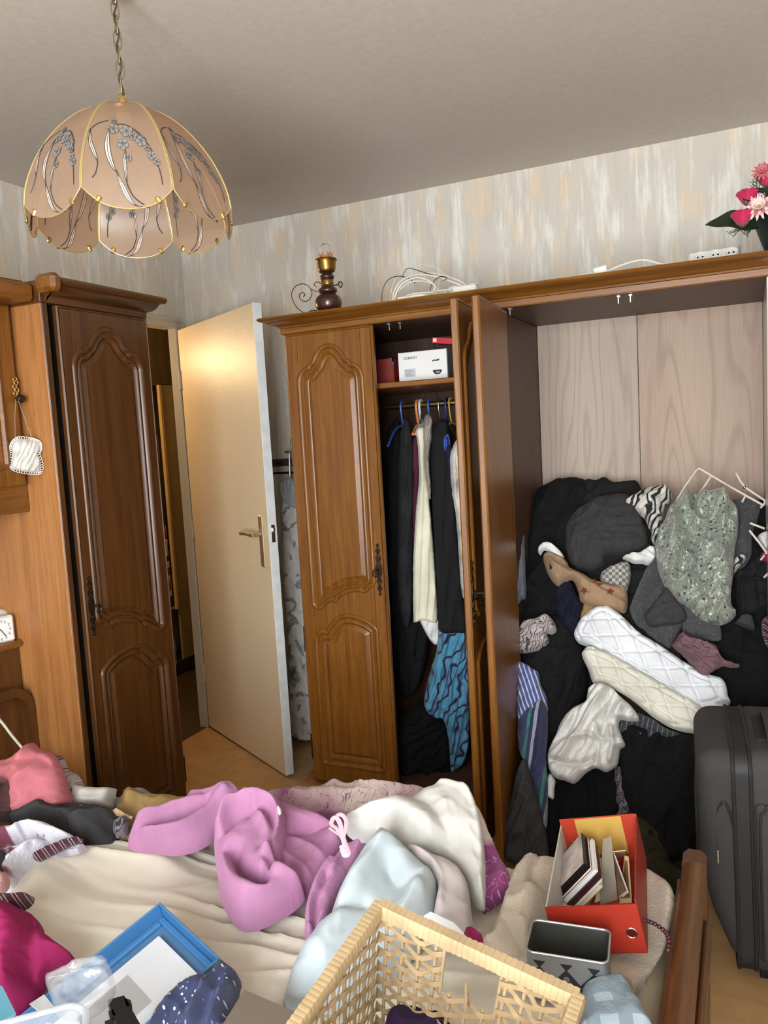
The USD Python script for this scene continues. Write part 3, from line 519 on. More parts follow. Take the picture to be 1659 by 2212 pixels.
single('black_wire', 'thin black wire looped over the white cable coil', 'wire', [cabl([(825, 655), (826, 630), (836, 607), (856, 597), (880, 600), (897, 612)], .0014, -.44), cabl([(868, 600), (880, 580), (905, 585), (940, 596), (958, 600)], .0012, -.46), cabl([(928, 634), (934, 612), (950, 598), (966, 600), (958, 606)], .0014, -.49)], BKW)
t = Thing('plug_adapter', 'white plug adapter with a grey cable lying along the wardrobe top', 'plug'); p0 = at(1298, 592, 'y', -.63); q = rbox((.045, .03, .026), frame((p0[0], p0[1], TOPZ + .018), unit((1, 0, .18)), (0, 1, 0)), .004); t.part('body', q, WPL)
t.part('cable', [cabl([(1218, 609), (1245, 600), (1268, 592), (1285, 591)], .0035, -.52), cabl([(1312, 586), (1345, 572), (1378, 563), (1400, 563), (1430, 571), (1465, 576)], .0035, -.52)], WC); t.part('pin', cbox((p0[0] - .03, p0[1] - .003, TOPZ + .004), (p0[0] - .018, p0[1] + .003, TOPZ + .012), .001), BKW); t.done()
t = Thing('power_strip', 'white power strip with three round sockets leaning on the wardrobe top beside the flowers', 'power strip')
b, e = at(1487, 566, 'y', -.54), at(1592, 545, 'y', -.54); mx = (b[0] + e[0]) / 2; ln = e[0] - b[0]; tl = unit((0, .55, 1)); M = frame((mx, -.54, TOPZ + .026), (1, 0, .02), tl); M[:3, 2] = unit(np.cross(M[:3, 0], M[:3, 1]))
bd = t.part('body', rbox((ln, .052, .03), M, .006), WPL)
q = rbox((.006, .05, .034), M @ frame((ln / 2 + .008, 0, 0), (1, 0, 0), (0, 1, 0)), .002); t.part('end_cap', q, plain('grey_plastic', (150, 150, 146), .4), bd)
for i in (-1, 0, 1):
    q = lathe([(0, .0155), (.014, .0155), (.0165, .0185), (.0195, .0185), (.0205, .015), (0, .0145)], 24); q.apply_transform(M @ frame((.01 + i * .045, 0, 0), (1, 0, 0), (0, 1, 0))); so = t.part('socket', q, WPL, bd)
    h = [lathe([(0, .0165), (.003, .0165), (.003, .0155), (0, .0155)], 10, (a, 0, 0)) for a in (-.007, .007)]
    for g in h: g.apply_transform(M @ frame((.01 + i * .045, 0, 0), (1, 0, 0), (0, 1, 0)))
    t.part('contact_hole', h, BLACK, bd)
t.done()
# flowers
t = Thing('flower_arrangement', 'artificial magenta roses and pink daisies with leaves in a dark green pot', 'flowers')
PO_ = A([2.718, -.56]); t.part('pot', lathe([(0, TOPZ), (.075, TOPZ), (.088, TOPZ + .03), (.112, TOPZ + .10), (.118, TOPZ + .118), (.110, TOPZ + .122), (.10, TOPZ + .11), (0, TOPZ + .105)], 40, (PO_[0], PO_[1], 0)), plain('dark_green_pot', (18, 34, 32), .45), smooth=40)
LEAFM = M_('dark_leaf', {'p': ('principled_bsdf', dict(base_color=lin(34, 52, 34), roughness=.45)), 't': ('translucent_bsdf', dict(color=lin(50, 80, 40))), 'm': ('mix_closure', dict(fac=.2))}, [('p.BSDF', 'm.closure1'), ('t.BSDF', 'm.closure2')], 'm.closure')
FERN = plain('fern_green', (70, 88, 50), .7); ROSE = plain('magenta_rose_silk', (196, 30, 84), .6, sheen_weight=.3); DAISY = plain('pale_pink_silk', (236, 206, 200), .6); DPINK = plain('deep_pink_silk', (206, 110, 120), .6); YEL = plain('yellow_green_centre', (160, 150, 70), .8)
def leaf_mesh(root, tip, width, nrm, curl=.02, n=14):
    root, tip = A(root), A(tip); d = tip - root; sd = unit(np.cross(nrm, d)); nn = unit(np.cross(d, sd)); V = []; F = []
    for i in range(n + 1):
        q = i / n; w_ = width * math.sin(math.pi * min(1, q ** .8)) ** .8 * (1 - .25 * q) + .0006; c_ = root + d * q + nn * curl * math.sin(math.pi * q)
        for j, a in enumerate((-1, -.5, 0, .5, 1)): V.append(c_ + sd * a * w_ + nn * (abs(a) * .25 * w_ + .003 * math.sin(q * 14) * a * a))
    for i in range(n):
        for j in range(4): b = i * 5 + j; F += [(b, b + 1, b + 6), (b, b + 6, b + 5)]
    V = A(V); V2 = V - nn * .0008; m_ = len(V); F = A(F); return trimesh.Trimesh(np.vstack([V, V2]), np.vstack([F, F[:, ::-1] + m_]), process=False)
fy = -.62
for ro, ti, wd_ in (((1640, 492), (1523, 487), .042), ((1650, 470), (1600, 425), .03), ((1659, 440), (1628, 408), .02)): t.part('leaf', leaf_mesh(at(*ro, 'y', fy), at(*ti, 'y', fy - .02), wd_, (.25, -.8, .55)), LEAFM, smooth=True)
def rose(px, py, r, y):
    c_ = at(px, py, 'y', y); out = []
    for ring, (nn, rr, hh, op) in enumerate(((3, .35, 1.0, .1), (4, .6, .95, .25), (5, .9, .8, .5))):
        for k in range(nn):
            a = k * 6.283 / nn + ring * .7; V = []; F = []; m_ = 6
            for i in range(m_ + 1):
                for j in range(m_ + 1):
                    u, v = j / m_ * 2 - 1, i / m_; th = a + u * 3.4 / nn; ra = r * rr * (.35 + .65 * v ** .6) + r * op * v ** 3 * .4; V.append(c_ + A([ra * math.cos(th), ra * math.sin(th), r * (hh * 1.5 * v * (1 - .18 * u * u) - .75)]))
            for i in range(m_):
                for j in range(m_): b = i * (m_ + 1) + j; F += [(b, b + 1, b + m_ + 2), (b, b + m_ + 2, b + m_ + 1)]
            out.append(trimesh.Trimesh(A(V), A(F), process=False))
    for q in out: t.part('rose_petal', q, ROSE, smooth=True)
    t.part('calyx', leaf_mesh(c_ - A([0, 0, r]), c_ - A([0, -.01, r * .3]), r * .5, (0, -1, 0)), FERN, smooth=True)
rose(1616, 425, .031, fy - .01); rose(1604, 470, .031, fy - .035); rose(1655, 385, .03, fy + .02)
def daisy(px, py, r, y, n, mt):
    c_ = at(px, py, 'y', y); nz = unit((-.1, -.9, .35)); e1 = unit(np.cross((0, 0, 1), nz)); e2 = np.cross(nz, e1)
    for ring, (rr, li) in enumerate(((1., .15), (.75, .35), (.5, .6))):
        for k in range(n):
            a = k * 6.283 / n + ring * .22; d_ = e1 * math.cos(a) + e2 * math.sin(a); t.part('daisy_petal', leaf_mesh(c_ + d_ * r * .1 + nz * .003 * ring, c_ + d_ * r * rr + nz * r * li, r * .11, nz, .004, 6), mt if (ring != 1 or k % 2) else DPINK, smooth=True)
    q = trimesh.creation.icosphere(2, r * .16); q.apply_translation(c_ + nz * r * .15); t.part('daisy_centre', q, YEL, smooth=True)
daisy(1640, 450, .046, fy - .04, 15, DAISY); daisy(1648, 372, .032, fy, 13, DPINK)
for k in range(16):
    b = at(1630 + 2 * (k % 5), 492 - k * 4, 'y', fy + .01); e = at((1575, 1592, 1610, 1600, 1622, 1630, 1600, 1585)[k % 8] + k, (505, 478, 500, 462, 388, 372, 505, 498)[k % 8] + (k % 3) * 4, 'y', fy - .02 + .01 * (k % 3)); Ls = [tube([b, (b + e) / 2 + A([0, 0, .006]), e], .0009, 4)]
    for i in range(7):
        q = b + (e - b) * (.35 + i * .1)
        for sg in (-1, 1): Ls.append(tube([q, q + A([sg * .007 - .004, 0, .008])], .0007, 4))
    t.part('fern_sprig', Ls, FERN)
t.done()

# ------------------------------------------------------------ boxes in the left half of the wardrobe
SH = 1.661
t = Thing('shoe_box', 'white cardboard shoe box with small grey lettering on the wardrobe shelf', 'box'); WB = plain('white_glossy_card', (232, 232, 230), .4, var=.02, bscale=8)
q0, q1 = at(862, 820, 'y', -.52), at(967, 811, 'y', -.52); bw = q1[0] - q0[0]; bh = .112; BM = frame((q0[0], -.52, SH), (1, 0, 0), (0, 0, 1)); bxm = cbox((q0[0], -.52, SH), (q1[0], -.20, SH + bh), .002); b_ = t.part('body', bxm, WB)
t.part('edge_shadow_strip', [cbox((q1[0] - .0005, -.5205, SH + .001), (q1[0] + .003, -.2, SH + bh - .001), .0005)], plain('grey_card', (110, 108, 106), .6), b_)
def onface(mesh, x, zz, mt, nm, dep=.0006, par=None, lb=None): mesh.apply_transform(frame((q0[0] + x, -.52 - dep * .5, SH + zz), (1, 0, 0), (0, 0, 1))); t.part(nm, mesh, mt, par, label=lb)
DG = plain('printed_dark_grey', (58, 58, 60), .5); LBL = plain('label_grey', (196, 198, 204), .5); LBT = plain('label_print', (150, 152, 160), .5)
onface(text_mesh('DAMART', .0095, .0006), bw * .12, bh * .755, DG, 'lettering', par=b_); onface(cbox((0, 0, 0), (.046, .030, .0006), .0001), bw * .12, bh * .17, LBL, 'label', par=b_)
for i in range(5): onface(cbox((0, 0, 0), (.036 - .006 * (i % 3), .0022, .0005), .0001), bw * .14, bh * .20 + i * .0052, LBT, 'label_line', dep=.0014, par=b_)
onface(extrude(Polygon(spline([(0, .003), (.008, .006), (.016, .005), (.026, .007), (.030, .004), (.022, 0), (.010, .001), (.001, -.001)], 4)), .0006), bw * .70, bh * .62, DG, 'slipper_print', par=b_)
hl = [(.018 * math.cos(a), .018 * math.sin(a) * .95) for a in np.linspace(math.pi, 2 * math.pi, 20)]; onface(extrude(Polygon(hl), .0006), bw * .80, bh * .33, plain('hole_dark', (40, 40, 42), .8), 'finger_hole', par=b_); onface(extrude(Polygon([(.011 * math.cos(a), .010 * math.sin(a)) for a in np.linspace(math.pi * 1.1, 1.9 * math.pi, 14)]), .0006), bw * .81, bh * .31, LBT, 'hole_paper', dep=.0014, par=b_)
t.done()
RB = plain('dark_red_card', (122, 34, 26), .5); t = Thing('red_box_file', 'dark red cardboard box file with metal rivets left of the white box', 'box file')
bd = t.part('body', cbox((1.215, -.505, SH), (1.352, -.25, SH + .098), .002), RB)
for xx in (1.313, 1.338): q = lathe([(0, .003), (.003, .003), (.0045, .0015), (.0045, 0), (0, 0)], 14); q.apply_transform(frame((xx, -.505, SH + .052), (1, 0, 0), (0, 0, 1))); t.part('rivet', q, STEEL, bd)
t.part('corner_guard', [cbox((1.336, -.507, SH + .084), (1.3535, -.50, SH + .0995), .0008), cbox((1.346, -.507, SH + .07), (1.3535, -.50, SH + .0995), .0008)], STEEL, bd); t.done()
t = Thing('red_carton', 'flat red carton tilted on top of the white box', 'box'); p0 = at(931, 737, 'y', -.46); M = frame((p0[0] + .075, -.40, SH + bh + .032), unit((1, .0, -.16)), (0, 1, 0)); bd = t.part('body', rbox((.15, .10, .022), M, .001), plain('bright_red_card', (196, 44, 58), .4))
for xx, ww in ((-.064, .014), (.045, .05)): t.part('white_print', rbox((ww, .001, .013), M @ frame((xx, -.0505, 0), (1, 0, 0), (0, 1, 0)), .0002), WB, bd)
t.done()

# ------------------------------------------------------------ suitcase
SUITM = fabric('charcoal_suitcase_cloth', (62, 60, 59), var=.05, bump=.3, sheen=.05, rough=.75, bscale=1500); SUITD = plain('black_webbing', (30, 30, 30), .6)
t = Thing('suitcase', 'large charcoal fabric suitcase standing beside the footboard', 'suitcase')
sup = unit((-.012, .0, .62)); sdy = unit((-.07, .99, 0)); sdx = unit(np.cross(sdy, sup)); sdy = np.cross(sup, sdx); SM = frame(A([2.460, -1.235, .030]), sdx, sdy, sup)
def rr(w, d, r, n=8): return sbox(r, r, w - r, d - r).buffer(r, quad_segs=n)
def soft(w, d, h, r):
    P = [trimesh.creation.icosphere(2, r) for _ in range(8)]; k = 0
    for x in (r, w - r):
        for y in (r, d - r):
            for z in (r, h - r): P[k].apply_translation((x, y, z)); k += 1
    return trimesh.convex.convex_hull(np.vstack([p.vertices for p in P]))
def place(mesh, M): mesh.apply_transform(M); return mesh
SW, SD, SHH = .31, .40, .590
def sack(x0, x1, y0, y1, h, r, cut):               # rounded case whose lower left edge curves in by cut
    P = []
    for y in (y0 + r, y1 - r):
        for x, z in ((x0 + r, h - r), (x1 - r, h - r), (x1 - r, r), (x0 + r, .30), (x0 + r + cut * .25, .17), (x0 + r + cut * .6, .075), (x0 + r + cut, r)):
            q = trimesh.creation.icosphere(2, r); q.apply_translation((x, y, z)); P.append(q.vertices)
    return trimesh.convex.convex_hull(np.vstack(P))
t.part('shell', place(sack(0, .20, 0, SD, SHH, .05, .105), SM), SUITM, smooth=60); t.part('shell', place(sack(.10, SW, -.003, SD + .003, SHH + .003, .05, .02), SM), SUITM, smooth=60)
def ring(x, off, r):
    pg = sbox(.055, .055, SD - .055, SHH - .055).buffer(.055 + off, quad_segs=10).exterior.coords[:-1]; return place(tube([(x, a, b) for a, b in pg], r, 8, True), SM)
for x in (.088, .128): t.part('piping', ring(x, .003, .005), SUITD)
t.part('zip_tape', place(extrude(Polygon(sbox(.055, .055, SD - .055, SHH - .055).buffer(.058, quad_segs=10)).difference(sbox(.055, .055, SD - .055, SHH - .055).buffer(.04)), .036), SM @ frame((.090, 0, 0), (0, 1, 0), (0, 0, 1))), SUITD)
t.part('handle_panel', place(cbox((.15, .10, SHH - .004), (.235, .28, SHH + .006), .003), SM), SUITD)
t.part('top_handle', place(tube(spline([(.19, .07, SHH + .004), (.19, .10, SHH + .022), (.19, .19, SHH + .030), (.19, .28, SHH + .022), (.19, .31, SHH + .004)], 6), .015, 10, flat=.35), SM), SUITM)
t.part('pocket', place(soft(.15, .03, .42, .014), SM @ frame((.135, -.016, .05), (1, 0, 0), (0, 1, 0))), SUITM, smooth=60)
t.part('pocket_piping', place(tube(spline([(.145, -.017, .06), (.145, -.018, .40), (.155, -.018, .455), (.18, -.017, .47), (.30, -.017, .472)], 8), .0035, 8), SM), SUITD)
t.part('piping', place(tube(spline([(-.001, .06, .05), (-.002, .05, .36), (-.001, .075, .47), (.004, .14, .53), (.008, .24, .55), (.004, .33, .52)], 8), .003, 8), SM), SUITD)
t.part('arch_piping', place(tube(spline([(.086, .0, .40), (.070, -.001, .46), (.055, .001, .455), (.046, .004, .42), (.046, .0035, .33)], 8), .0035, 8), SM), SUITD)
t.part('zip_pull', place(cbox((.043, -.006, .30), (.049, -.001, .335), .0015), SM), STEEL)
for x in (.15, SW - .03):
    for y in (.06, SD - .06): q = trimesh.creation.cylinder(.025, .022, sections=20); q.apply_transform(SM @ frame((x, y, -.008), (0, 1, 0), (0, 0, 1))); t.part('wheel', q, BLACK)
t.done()

# ------------------------------------------------------------ boxes and the basket on the bed
BZ = .505
def slab(P, h, n):                                # a sheet of thickness h below the polygon P of 3D points
    P = A(P); V = np.vstack([P, P - A(n) * h]); k = len(P); F = [(0, i, i + 1) for i in range(1, k - 1)] + [(k, k + i + 1, k + i) for i in range(1, k - 1)] + [(i, k + i, k + (i + 1) % k) for i in range(k)] + [(i, k + (i + 1) % k, (i + 1) % k) for i in range(k)]
    q = trimesh.Trimesh(V, A(F), process=False); return q if q.volume > 0 else trimesh.Trimesh(V, A(F)[:, ::-1], process=False)
# red box file with cards and photographs
RED = plain('scarlet_card', (150, 38, 20), .45); REDI = plain('scarlet_card_inside', (168, 48, 24), .5); YLB = plain('ochre_label', (188, 150, 70), .55)
FL, FR, BL_ = at(1177, 1961, 'z', .600), at(1375, 1953, 'z', .630), at(1178, 1784, 'z', .603); ex = unit(FR - FL); ey = BL_ - FL; bl_ = np.linalg.norm(ey); ey = unit(ey - ex * (ey @ ex)); bw_ = np.linalg.norm(FR - FL); hh_ = .092
BX = frame(FL - np.cross(ex, ey) * hh_, ex, ey); T_ = .003
t = Thing('red_document_box', 'red cardboard document box, open and full of cards and photographs, on the bed', 'box')
bo = t.part('bottom', place(cbox((0, 0, 0), (bw_, bl_, T_), .0005), BX), RED)
t.part('wall', place(extrude(sbox(0, 0, bw_, hh_).difference(Point(bw_ * .88, hh_ * .42).buffer(.009)), T_), BX @ frame((0, T_, 0), (1, 0, 0), (0, 0, 1))), RED); t.part('wall', place(cbox((0, bl_ - T_, 0), (bw_, bl_, hh_ + .012), .0006), BX), REDI)
t.part('wall', place(cbox((0, T_, 0), (T_, bl_ - T_, hh_), .0006), BX), plain('worn_white_card', (190, 186, 176), .6), label='side with worn white covering'); t.part('wall', place(cbox((bw_ - T_, T_, 0), (bw_, bl_ - T_, hh_ + .006), .0006), BX), RED)
t.part('label', place(cbox((bw_ * .2, bl_ - T_ - .0006, .02), (bw_ * .8, bl_ - T_, hh_ + .010), .0002), BX), YLB); t.part('ring_rim', place(tube([(bw_ * .88 + .009 * math.cos(a), -.0005, hh_ * .42 + .009 * math.sin(a)) for a in np.linspace(0, 6.283, 21)[:-1]], .0012, 6, True), BX), STEEL)
for xx in (.10, .92): q = lathe([(0, .002), (.003, .002), (.004, 0), (0, 0)], 12); t.part('rivet', place(q, BX @ frame((bw_ * xx, bl_ - T_ - .0002, hh_ * .55), (1, 0, 0), (0, 0, 1))), STEEL)
t.done()
def zp(*q): return A([at(a, b, 'z', z) for a, b, z in q])
def leafcard(nm, lb, cat, Q, th, mt, extra=None, pages=False):
    Q = zp(*Q) if not isinstance(Q, np.ndarray) else Q; n = unit(np.cross(Q[1] - Q[0], Q[3] - Q[0])); n = n if n @ (CAM - Q[0]) > 0 else -n; k = Thing(nm, lb, cat); b_ = k.part('cover' if cat == 'book' else 'card', slab(Q, th, n) if not pages else [slab(Q, th * .16, n), slab(Q - n * th * .84, th * .16, n)], mt); c_ = Q.mean(0)
    if pages: k.part('pages', slab(c_ + (Q - c_) * .985 - n * th * .16, th * .68, n), made.get('book_pages') or plain('book_pages', (220, 212, 196), .7), b_)
    if extra: k.part(extra[0], slab(c_ + (Q - c_) * extra[2] + n * .0006, .0006, n), extra[1], b_)
    k.done()
NAVY = plain('black_album_cover', (22, 20, 24), .4); MARO = plain('dark_maroon_cover', (54, 22, 26), .4); WCD = plain('white_photo_card', (226, 226, 224), .35); GRY = plain('grey_pink_photo', (176, 164, 160), .35, var=.2, bscale=25); CRE = plain('cream_card', (208, 190, 150), .5); SEP = plain('sepia_photo', (120, 84, 52), .4, var=.35, bscale=40); PLS = plain('smoky_plastic', (150, 142, 128), .25, alpha=.75)
ST = zp((1196, 1932, .535), (1262, 1864, .612), (1256, 1799, .622), (1196, 1872, .545)); sn = unit(np.cross(ST[1] - ST[0], ST[3] - ST[0])); sn = sn if sn[2] > 0 else -sn; se = unit(ST[1] - ST[0]); sb_ = unit(ST[0] - ST[3])
lay = lambda dn, de, db: ST - sn * dn + se * de + sb_ * db
leafcard('photo_album', 'black album topped by a grey photograph, uppermost of the leaning stack in the red box', 'book', lay(0, 0, 0), .010, NAVY, ('photograph', GRY, .97))
leafcard('brown_booklet', 'thin dark maroon booklet directly under the black album in the red box', 'book', lay(.0105, .004, .008), .005, MARO, pages=True)
leafcard('white_card', 'glossy white card block, brightest of the leaning stack in the red box', 'card', lay(.016, .012, .016), .007, WCD)
leafcard('maroon_book', 'thick dark maroon book under the white card in the red box', 'book', lay(.0235, .008, .020), .011, MARO)
leafcard('small_white_card', 'thin white card under the thick maroon book in the red box', 'card', lay(.035, .006, .024), .002, WCD)
leafcard('cream_booklet', 'cream booklet, lowest of the leaning stack in the red box', 'book', lay(.0375, -.004, .026), .008, CRE, pages=True)
leafcard('cream_folder', 'cream folder edge standing upright beside the leaning stack in the red box', 'card', [(1283, 1956, .525), (1302, 1955, .525), (1310, 1846, .595), (1303, 1846, .60)], .003, CRE)
leafcard('plastic_sleeve', 'cloudy plastic sleeve standing in the middle of the red box', 'card', [(1297, 1956, .53), (1336, 1955, .53), (1320, 1806, .628), (1302, 1812, .628)], .004, PLS)
leafcard('sepia_photograph', 'sepia photograph with white border leaning at the right of the red box', 'photograph', [(1324, 1838, .60), (1357, 1929, .585), (1338, 1943, .545), (1322, 1862, .555)], .0015, WCD, ('picture', SEP, .86))
leafcard('tan_photograph', 'tan photograph against the right wall of the red box', 'photograph', [(1349, 1848, .60), (1357, 1850, .605), (1364, 1950, .575), (1338, 1952, .545)], .0015, CRE, ('picture', SEP, .8))
leafcard('cream_envelope', 'cream envelope at the back of the red box beside its right wall', 'envelope', [(1325, 1852, .555), (1351, 1850, .555), (1352, 1838, .60), (1325, 1841, .60)], .002, CRE)
# grey tin
t = Thing('open_tin', 'open grey metal tin with a black folk pattern band', 'tin'); z1_ = .603; P = [at(*p, 'z', z1_) for p in ((1135, 2054), (1311, 2082), (1322, 2010), (1156, 1990))]; ex = unit(P[1] - P[0]); ey = np.cross((0, 0, 1), ex); tw, td, th_ = .132, .088, .085; TM = frame(A([P[0][0], P[0][1], z1_ - th_]), ex, ey)
TIN = plain('grey_tin', (146, 148, 150), .38, .75); TINI = plain('tin_inside', (100, 100, 94), .4, .7); g = rr(tw, td, .012)
b_ = t.part('wall', place(extrude(g.difference(g.buffer(-.0012)), th_ - .001), TM), TIN); t.part('inner_lining', place(extrude(g.buffer(-.0012).difference(g.buffer(-.002)), th_ - .003), TM @ frame((0, 0, .001), (1, 0, 0), (0, 1, 0))), TINI); t.part('bottom', place(extrude(g, .0015), TM), TINI)
t.part('rolled_rim', place(tube([(a, b, th_) for a, b in g.exterior.coords[:-1]], .002, 8, True), TM), plain('bright_tin', (196, 198, 200), .3, .9), b_)
PB = plain('tin_black_print', (22, 22, 24), .45); fr_ = []; wt = []
for k in range(3):                                # folk pattern: stepped chevrons with diamonds and rings
    x_ = .022 + k * .044
    for y_, wd_ in ((.060, .0035), (.053, .006), (.042, .006)):
        fr_.append(extrude(LineString([(x_ - .022, y_ - .024), (x_, y_), (x_ + .022, y_ - .024)]).buffer(wd_ * .5, cap_style=2, join_style=2).intersection(sbox(.002, .006, tw - .002, .078)), .0005))
    fr_.append(extrude(Polygon([(x_ - .014, .012), (x_, .030), (x_ + .014, .012), (x_, .004)]).buffer(0).intersection(sbox(.002, .004, tw - .002, .078)), .0005))
    fr_.append(extrude(Polygon([(x_ - .010, .072), (x_, .060), (x_ + .010, .072)]).buffer(0), .0005))
    wt.append(extrude(Point(x_, .047).buffer(.0042).difference(Point(x_, .047).buffer(.0022)), .0004)); wt.append(extrude(Point(x_, .016).buffer(.004).difference(Point(x_, .016).buffer(.002)), .0004))
t.part('black_pattern', place(trimesh.util.concatenate(fr_), TM @ frame((0, -.0001, 0), (1, 0, 0), (0, 0, 1))), PB, b_); t.part('light_pattern', place(trimesh.util.concatenate(wt), TM @ frame((0, -.0007, 0), (1, 0, 0), (0, 0, 1))), TIN, b_); t.done()
# blue box lid with white sheet
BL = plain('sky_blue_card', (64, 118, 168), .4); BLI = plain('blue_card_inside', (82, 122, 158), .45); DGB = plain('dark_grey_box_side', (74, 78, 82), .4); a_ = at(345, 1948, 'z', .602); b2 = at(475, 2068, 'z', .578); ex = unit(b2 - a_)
rl = ray((175, 2085))[0]; tt = ((a_ - CAM) @ ex) / (rl @ ex); l_ = CAM + rl * tt; ey = unit(l_ - a_); w_ = np.linalg.norm(b2 - a_); ez = np.cross(ey, ex); ez = ez if ez[2] > 0 else -ez; ln_ = .36; hb_ = .042
QM = frame(a_ - ez * hb_, ex, ey, ez); 
def fx(mesh): mesh.apply_transform(QM); return mesh
t = Thing('blue_box_lid', 'shallow blue cardboard box lid holding a white sheet', 'box lid'); t.part('bottom', fx(cbox((0, 0, 0), (w_, ln_, .003), .0005)), BLI)
for lo, hi in (((0, 0, 0), (w_, .004, hb_)), ((w_ - .004, .004, 0), (w_, ln_ - .004, hb_)), ((0, .004, 0), (.004, ln_ - .004, hb_)), ((0, ln_ - .004, 0), (w_, ln_, hb_))): t.part('wall', fx(cbox(lo, hi, .0012)), BL)
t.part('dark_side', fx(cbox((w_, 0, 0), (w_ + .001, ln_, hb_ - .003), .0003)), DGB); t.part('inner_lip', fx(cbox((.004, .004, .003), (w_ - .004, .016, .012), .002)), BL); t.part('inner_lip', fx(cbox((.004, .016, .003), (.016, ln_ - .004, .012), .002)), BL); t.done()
single('white_sheet_of_card', 'large white sheet of card lying in the blue box lid', 'card', fx(cbox((.040, .035, .0125), (w_ - .012, ln_ - .02, .015), .0004)), plain('bright_white_card', (212, 214, 218), .45))
CLR = M_('clear_film', {'t': ('transparent_bsdf', dict(color=(.93, .94, .95))), 'd': ('diffuse_bsdf', dict(color=(.8, .82, .84))), 'g': ('glossy_bsdf', dict(roughness=.12)), 'a': ('mix_closure', dict(fac=.16)), 'b': ('mix_closure', dict(fac=.07))}, [('t.BSDF', 'a.closure1'), ('d.BSDF', 'a.closure2'), ('a.closure', 'b.closure1'), ('g.BSDF', 'b.closure2')], 'b.closure')
CLS = M_('clear_sheet', {'t': ('transparent_bsdf', dict(color=(.97, .97, .97))), 'g': ('glossy_bsdf', dict(roughness=.15)), 'b': ('mix_closure', dict(fac=.06))}, [('t.BSDF', 'b.closure1'), ('g.BSDF', 'b.closure2')], 'b.closure')
single('clear_plastic_sleeve', 'clear plastic sleeve lying on the white sheet in the blue lid', 'plastic sleeve', fx(cbox((.066, .115, .0158), (.150, .215, .0172), .0003)), CLS)
t = Thing('clear_plastic_tub', 'clear plastic tub, its rounded rim cut by the lower left corner', 'tub'); zt = .66; c_ = at(188, 2162, 'z', zt); e1 = unit(at(0, 2212, 'z', zt) - c_); e2 = np.cross((0, 0, 1), e1); e2 = e2 if e2[1] < 0 else -e2
FRO = M_('cloudy_clear_plastic', {'t': ('transparent_bsdf', dict(color=(.93, .94, .95))), 'd': ('principled_bsdf', dict(base_color=(.7, .72, .75), roughness=.25)), 'm': ('mix_closure', dict(fac=.16))}, [('t.BSDF', 'm.closure1'), ('d.BSDF', 'm.closure2')], 'm.closure')
TB = frame(A([c_[0], c_[1], .515]), e1, e2, (0, 0, 1)); g = rr(.30, .24, .035); fl_ = np.linalg.det(TB[:3, :3]) < 0
def tb(mesh): mesh.apply_transform(TB); return mesh
t.part('wall', tb(extrude(g.buffer(-.006).difference(g.buffer(-.008)), zt - .515)), FRO); t.part('base', tb(extrude(g.buffer(-.006), .002)), FRO); t.part('rim', tb(tube([(x, y, zt - .515) for x, y in g.exterior.coords[:-1]], .006, 10, True, flat=.6)), M_('cloudy_plastic_rim', {'t': ('transparent_bsdf', dict(color=(.93, .94, .95))), 'd': ('principled_bsdf', dict(base_color=(.66, .68, .71), roughness=.2)), 'm': ('mix_closure', dict(fac=.5))}, [('t.BSDF', 'm.closure1'), ('d.BSDF', 'm.closure2')], 'm.closure')); t.done()
t = Thing('black_plastic_clip', 'black plastic strap clip lying over the blue box lid', 'clip'); P = on([(232, 2160), (268, 2150), (310, 2225), (262, 2240)], (0, 0, .625), (0, 0, 1)); b_ = t.part('body', slab(P, .012, (0, 0, 1)), plain('black_plastic', (24, 25, 28), .45))
t.part('tab', slab(on([(268, 2155), (282, 2160), (285, 2170), (274, 2175)], (0, 0, .625), (0, 0, 1)), .008, (0, 0, 1)), made['black_plastic'], b_); t.part('tab', slab(on([(234, 2184), (244, 2180), (250, 2192), (238, 2198)], (0, 0, .625), (0, 0, 1)), .008, (0, 0, 1)), made['black_plastic'], b_); t.part('tab', slab(on([(226, 2206), (242, 2200), (262, 2235), (236, 2240)], (0, 0, .625), (0, 0, 1)), .008, (0, 0, 1)), made['black_plastic'], b_); t.done()
single('taupe_card_box', 'flat taupe cardboard box beside the wicker basket', 'box', slab(on([(527, 2138), (655, 2192), (610, 2300), (440, 2280)], (0, 0, .585), (0, 0, 1)), .055, (0, 0, 1)), plain('taupe_card', (118, 106, 94), .6))
single('white_paper_slip', 'white paper slip sticking out under the magenta cloth by the clear tub', 'paper', slab(on([(64, 2168), (95, 2148), (115, 2172), (92, 2190)], (0, 0, .60), (0, 0, 1)), .002, (0, 0, 1)), made['bright_white_card'])
single('cyan_card', 'cyan card at the left edge below the magenta cloth', 'card', slab(on([(-40, 2120), (5, 2130), (34, 2188), (-10, 2212), (-60, 2190)], (0, 0, .63), (0, 0, 1)), .004, (0, 0, 1)), plain('cyan_card_colour', (104, 168, 190), .5))
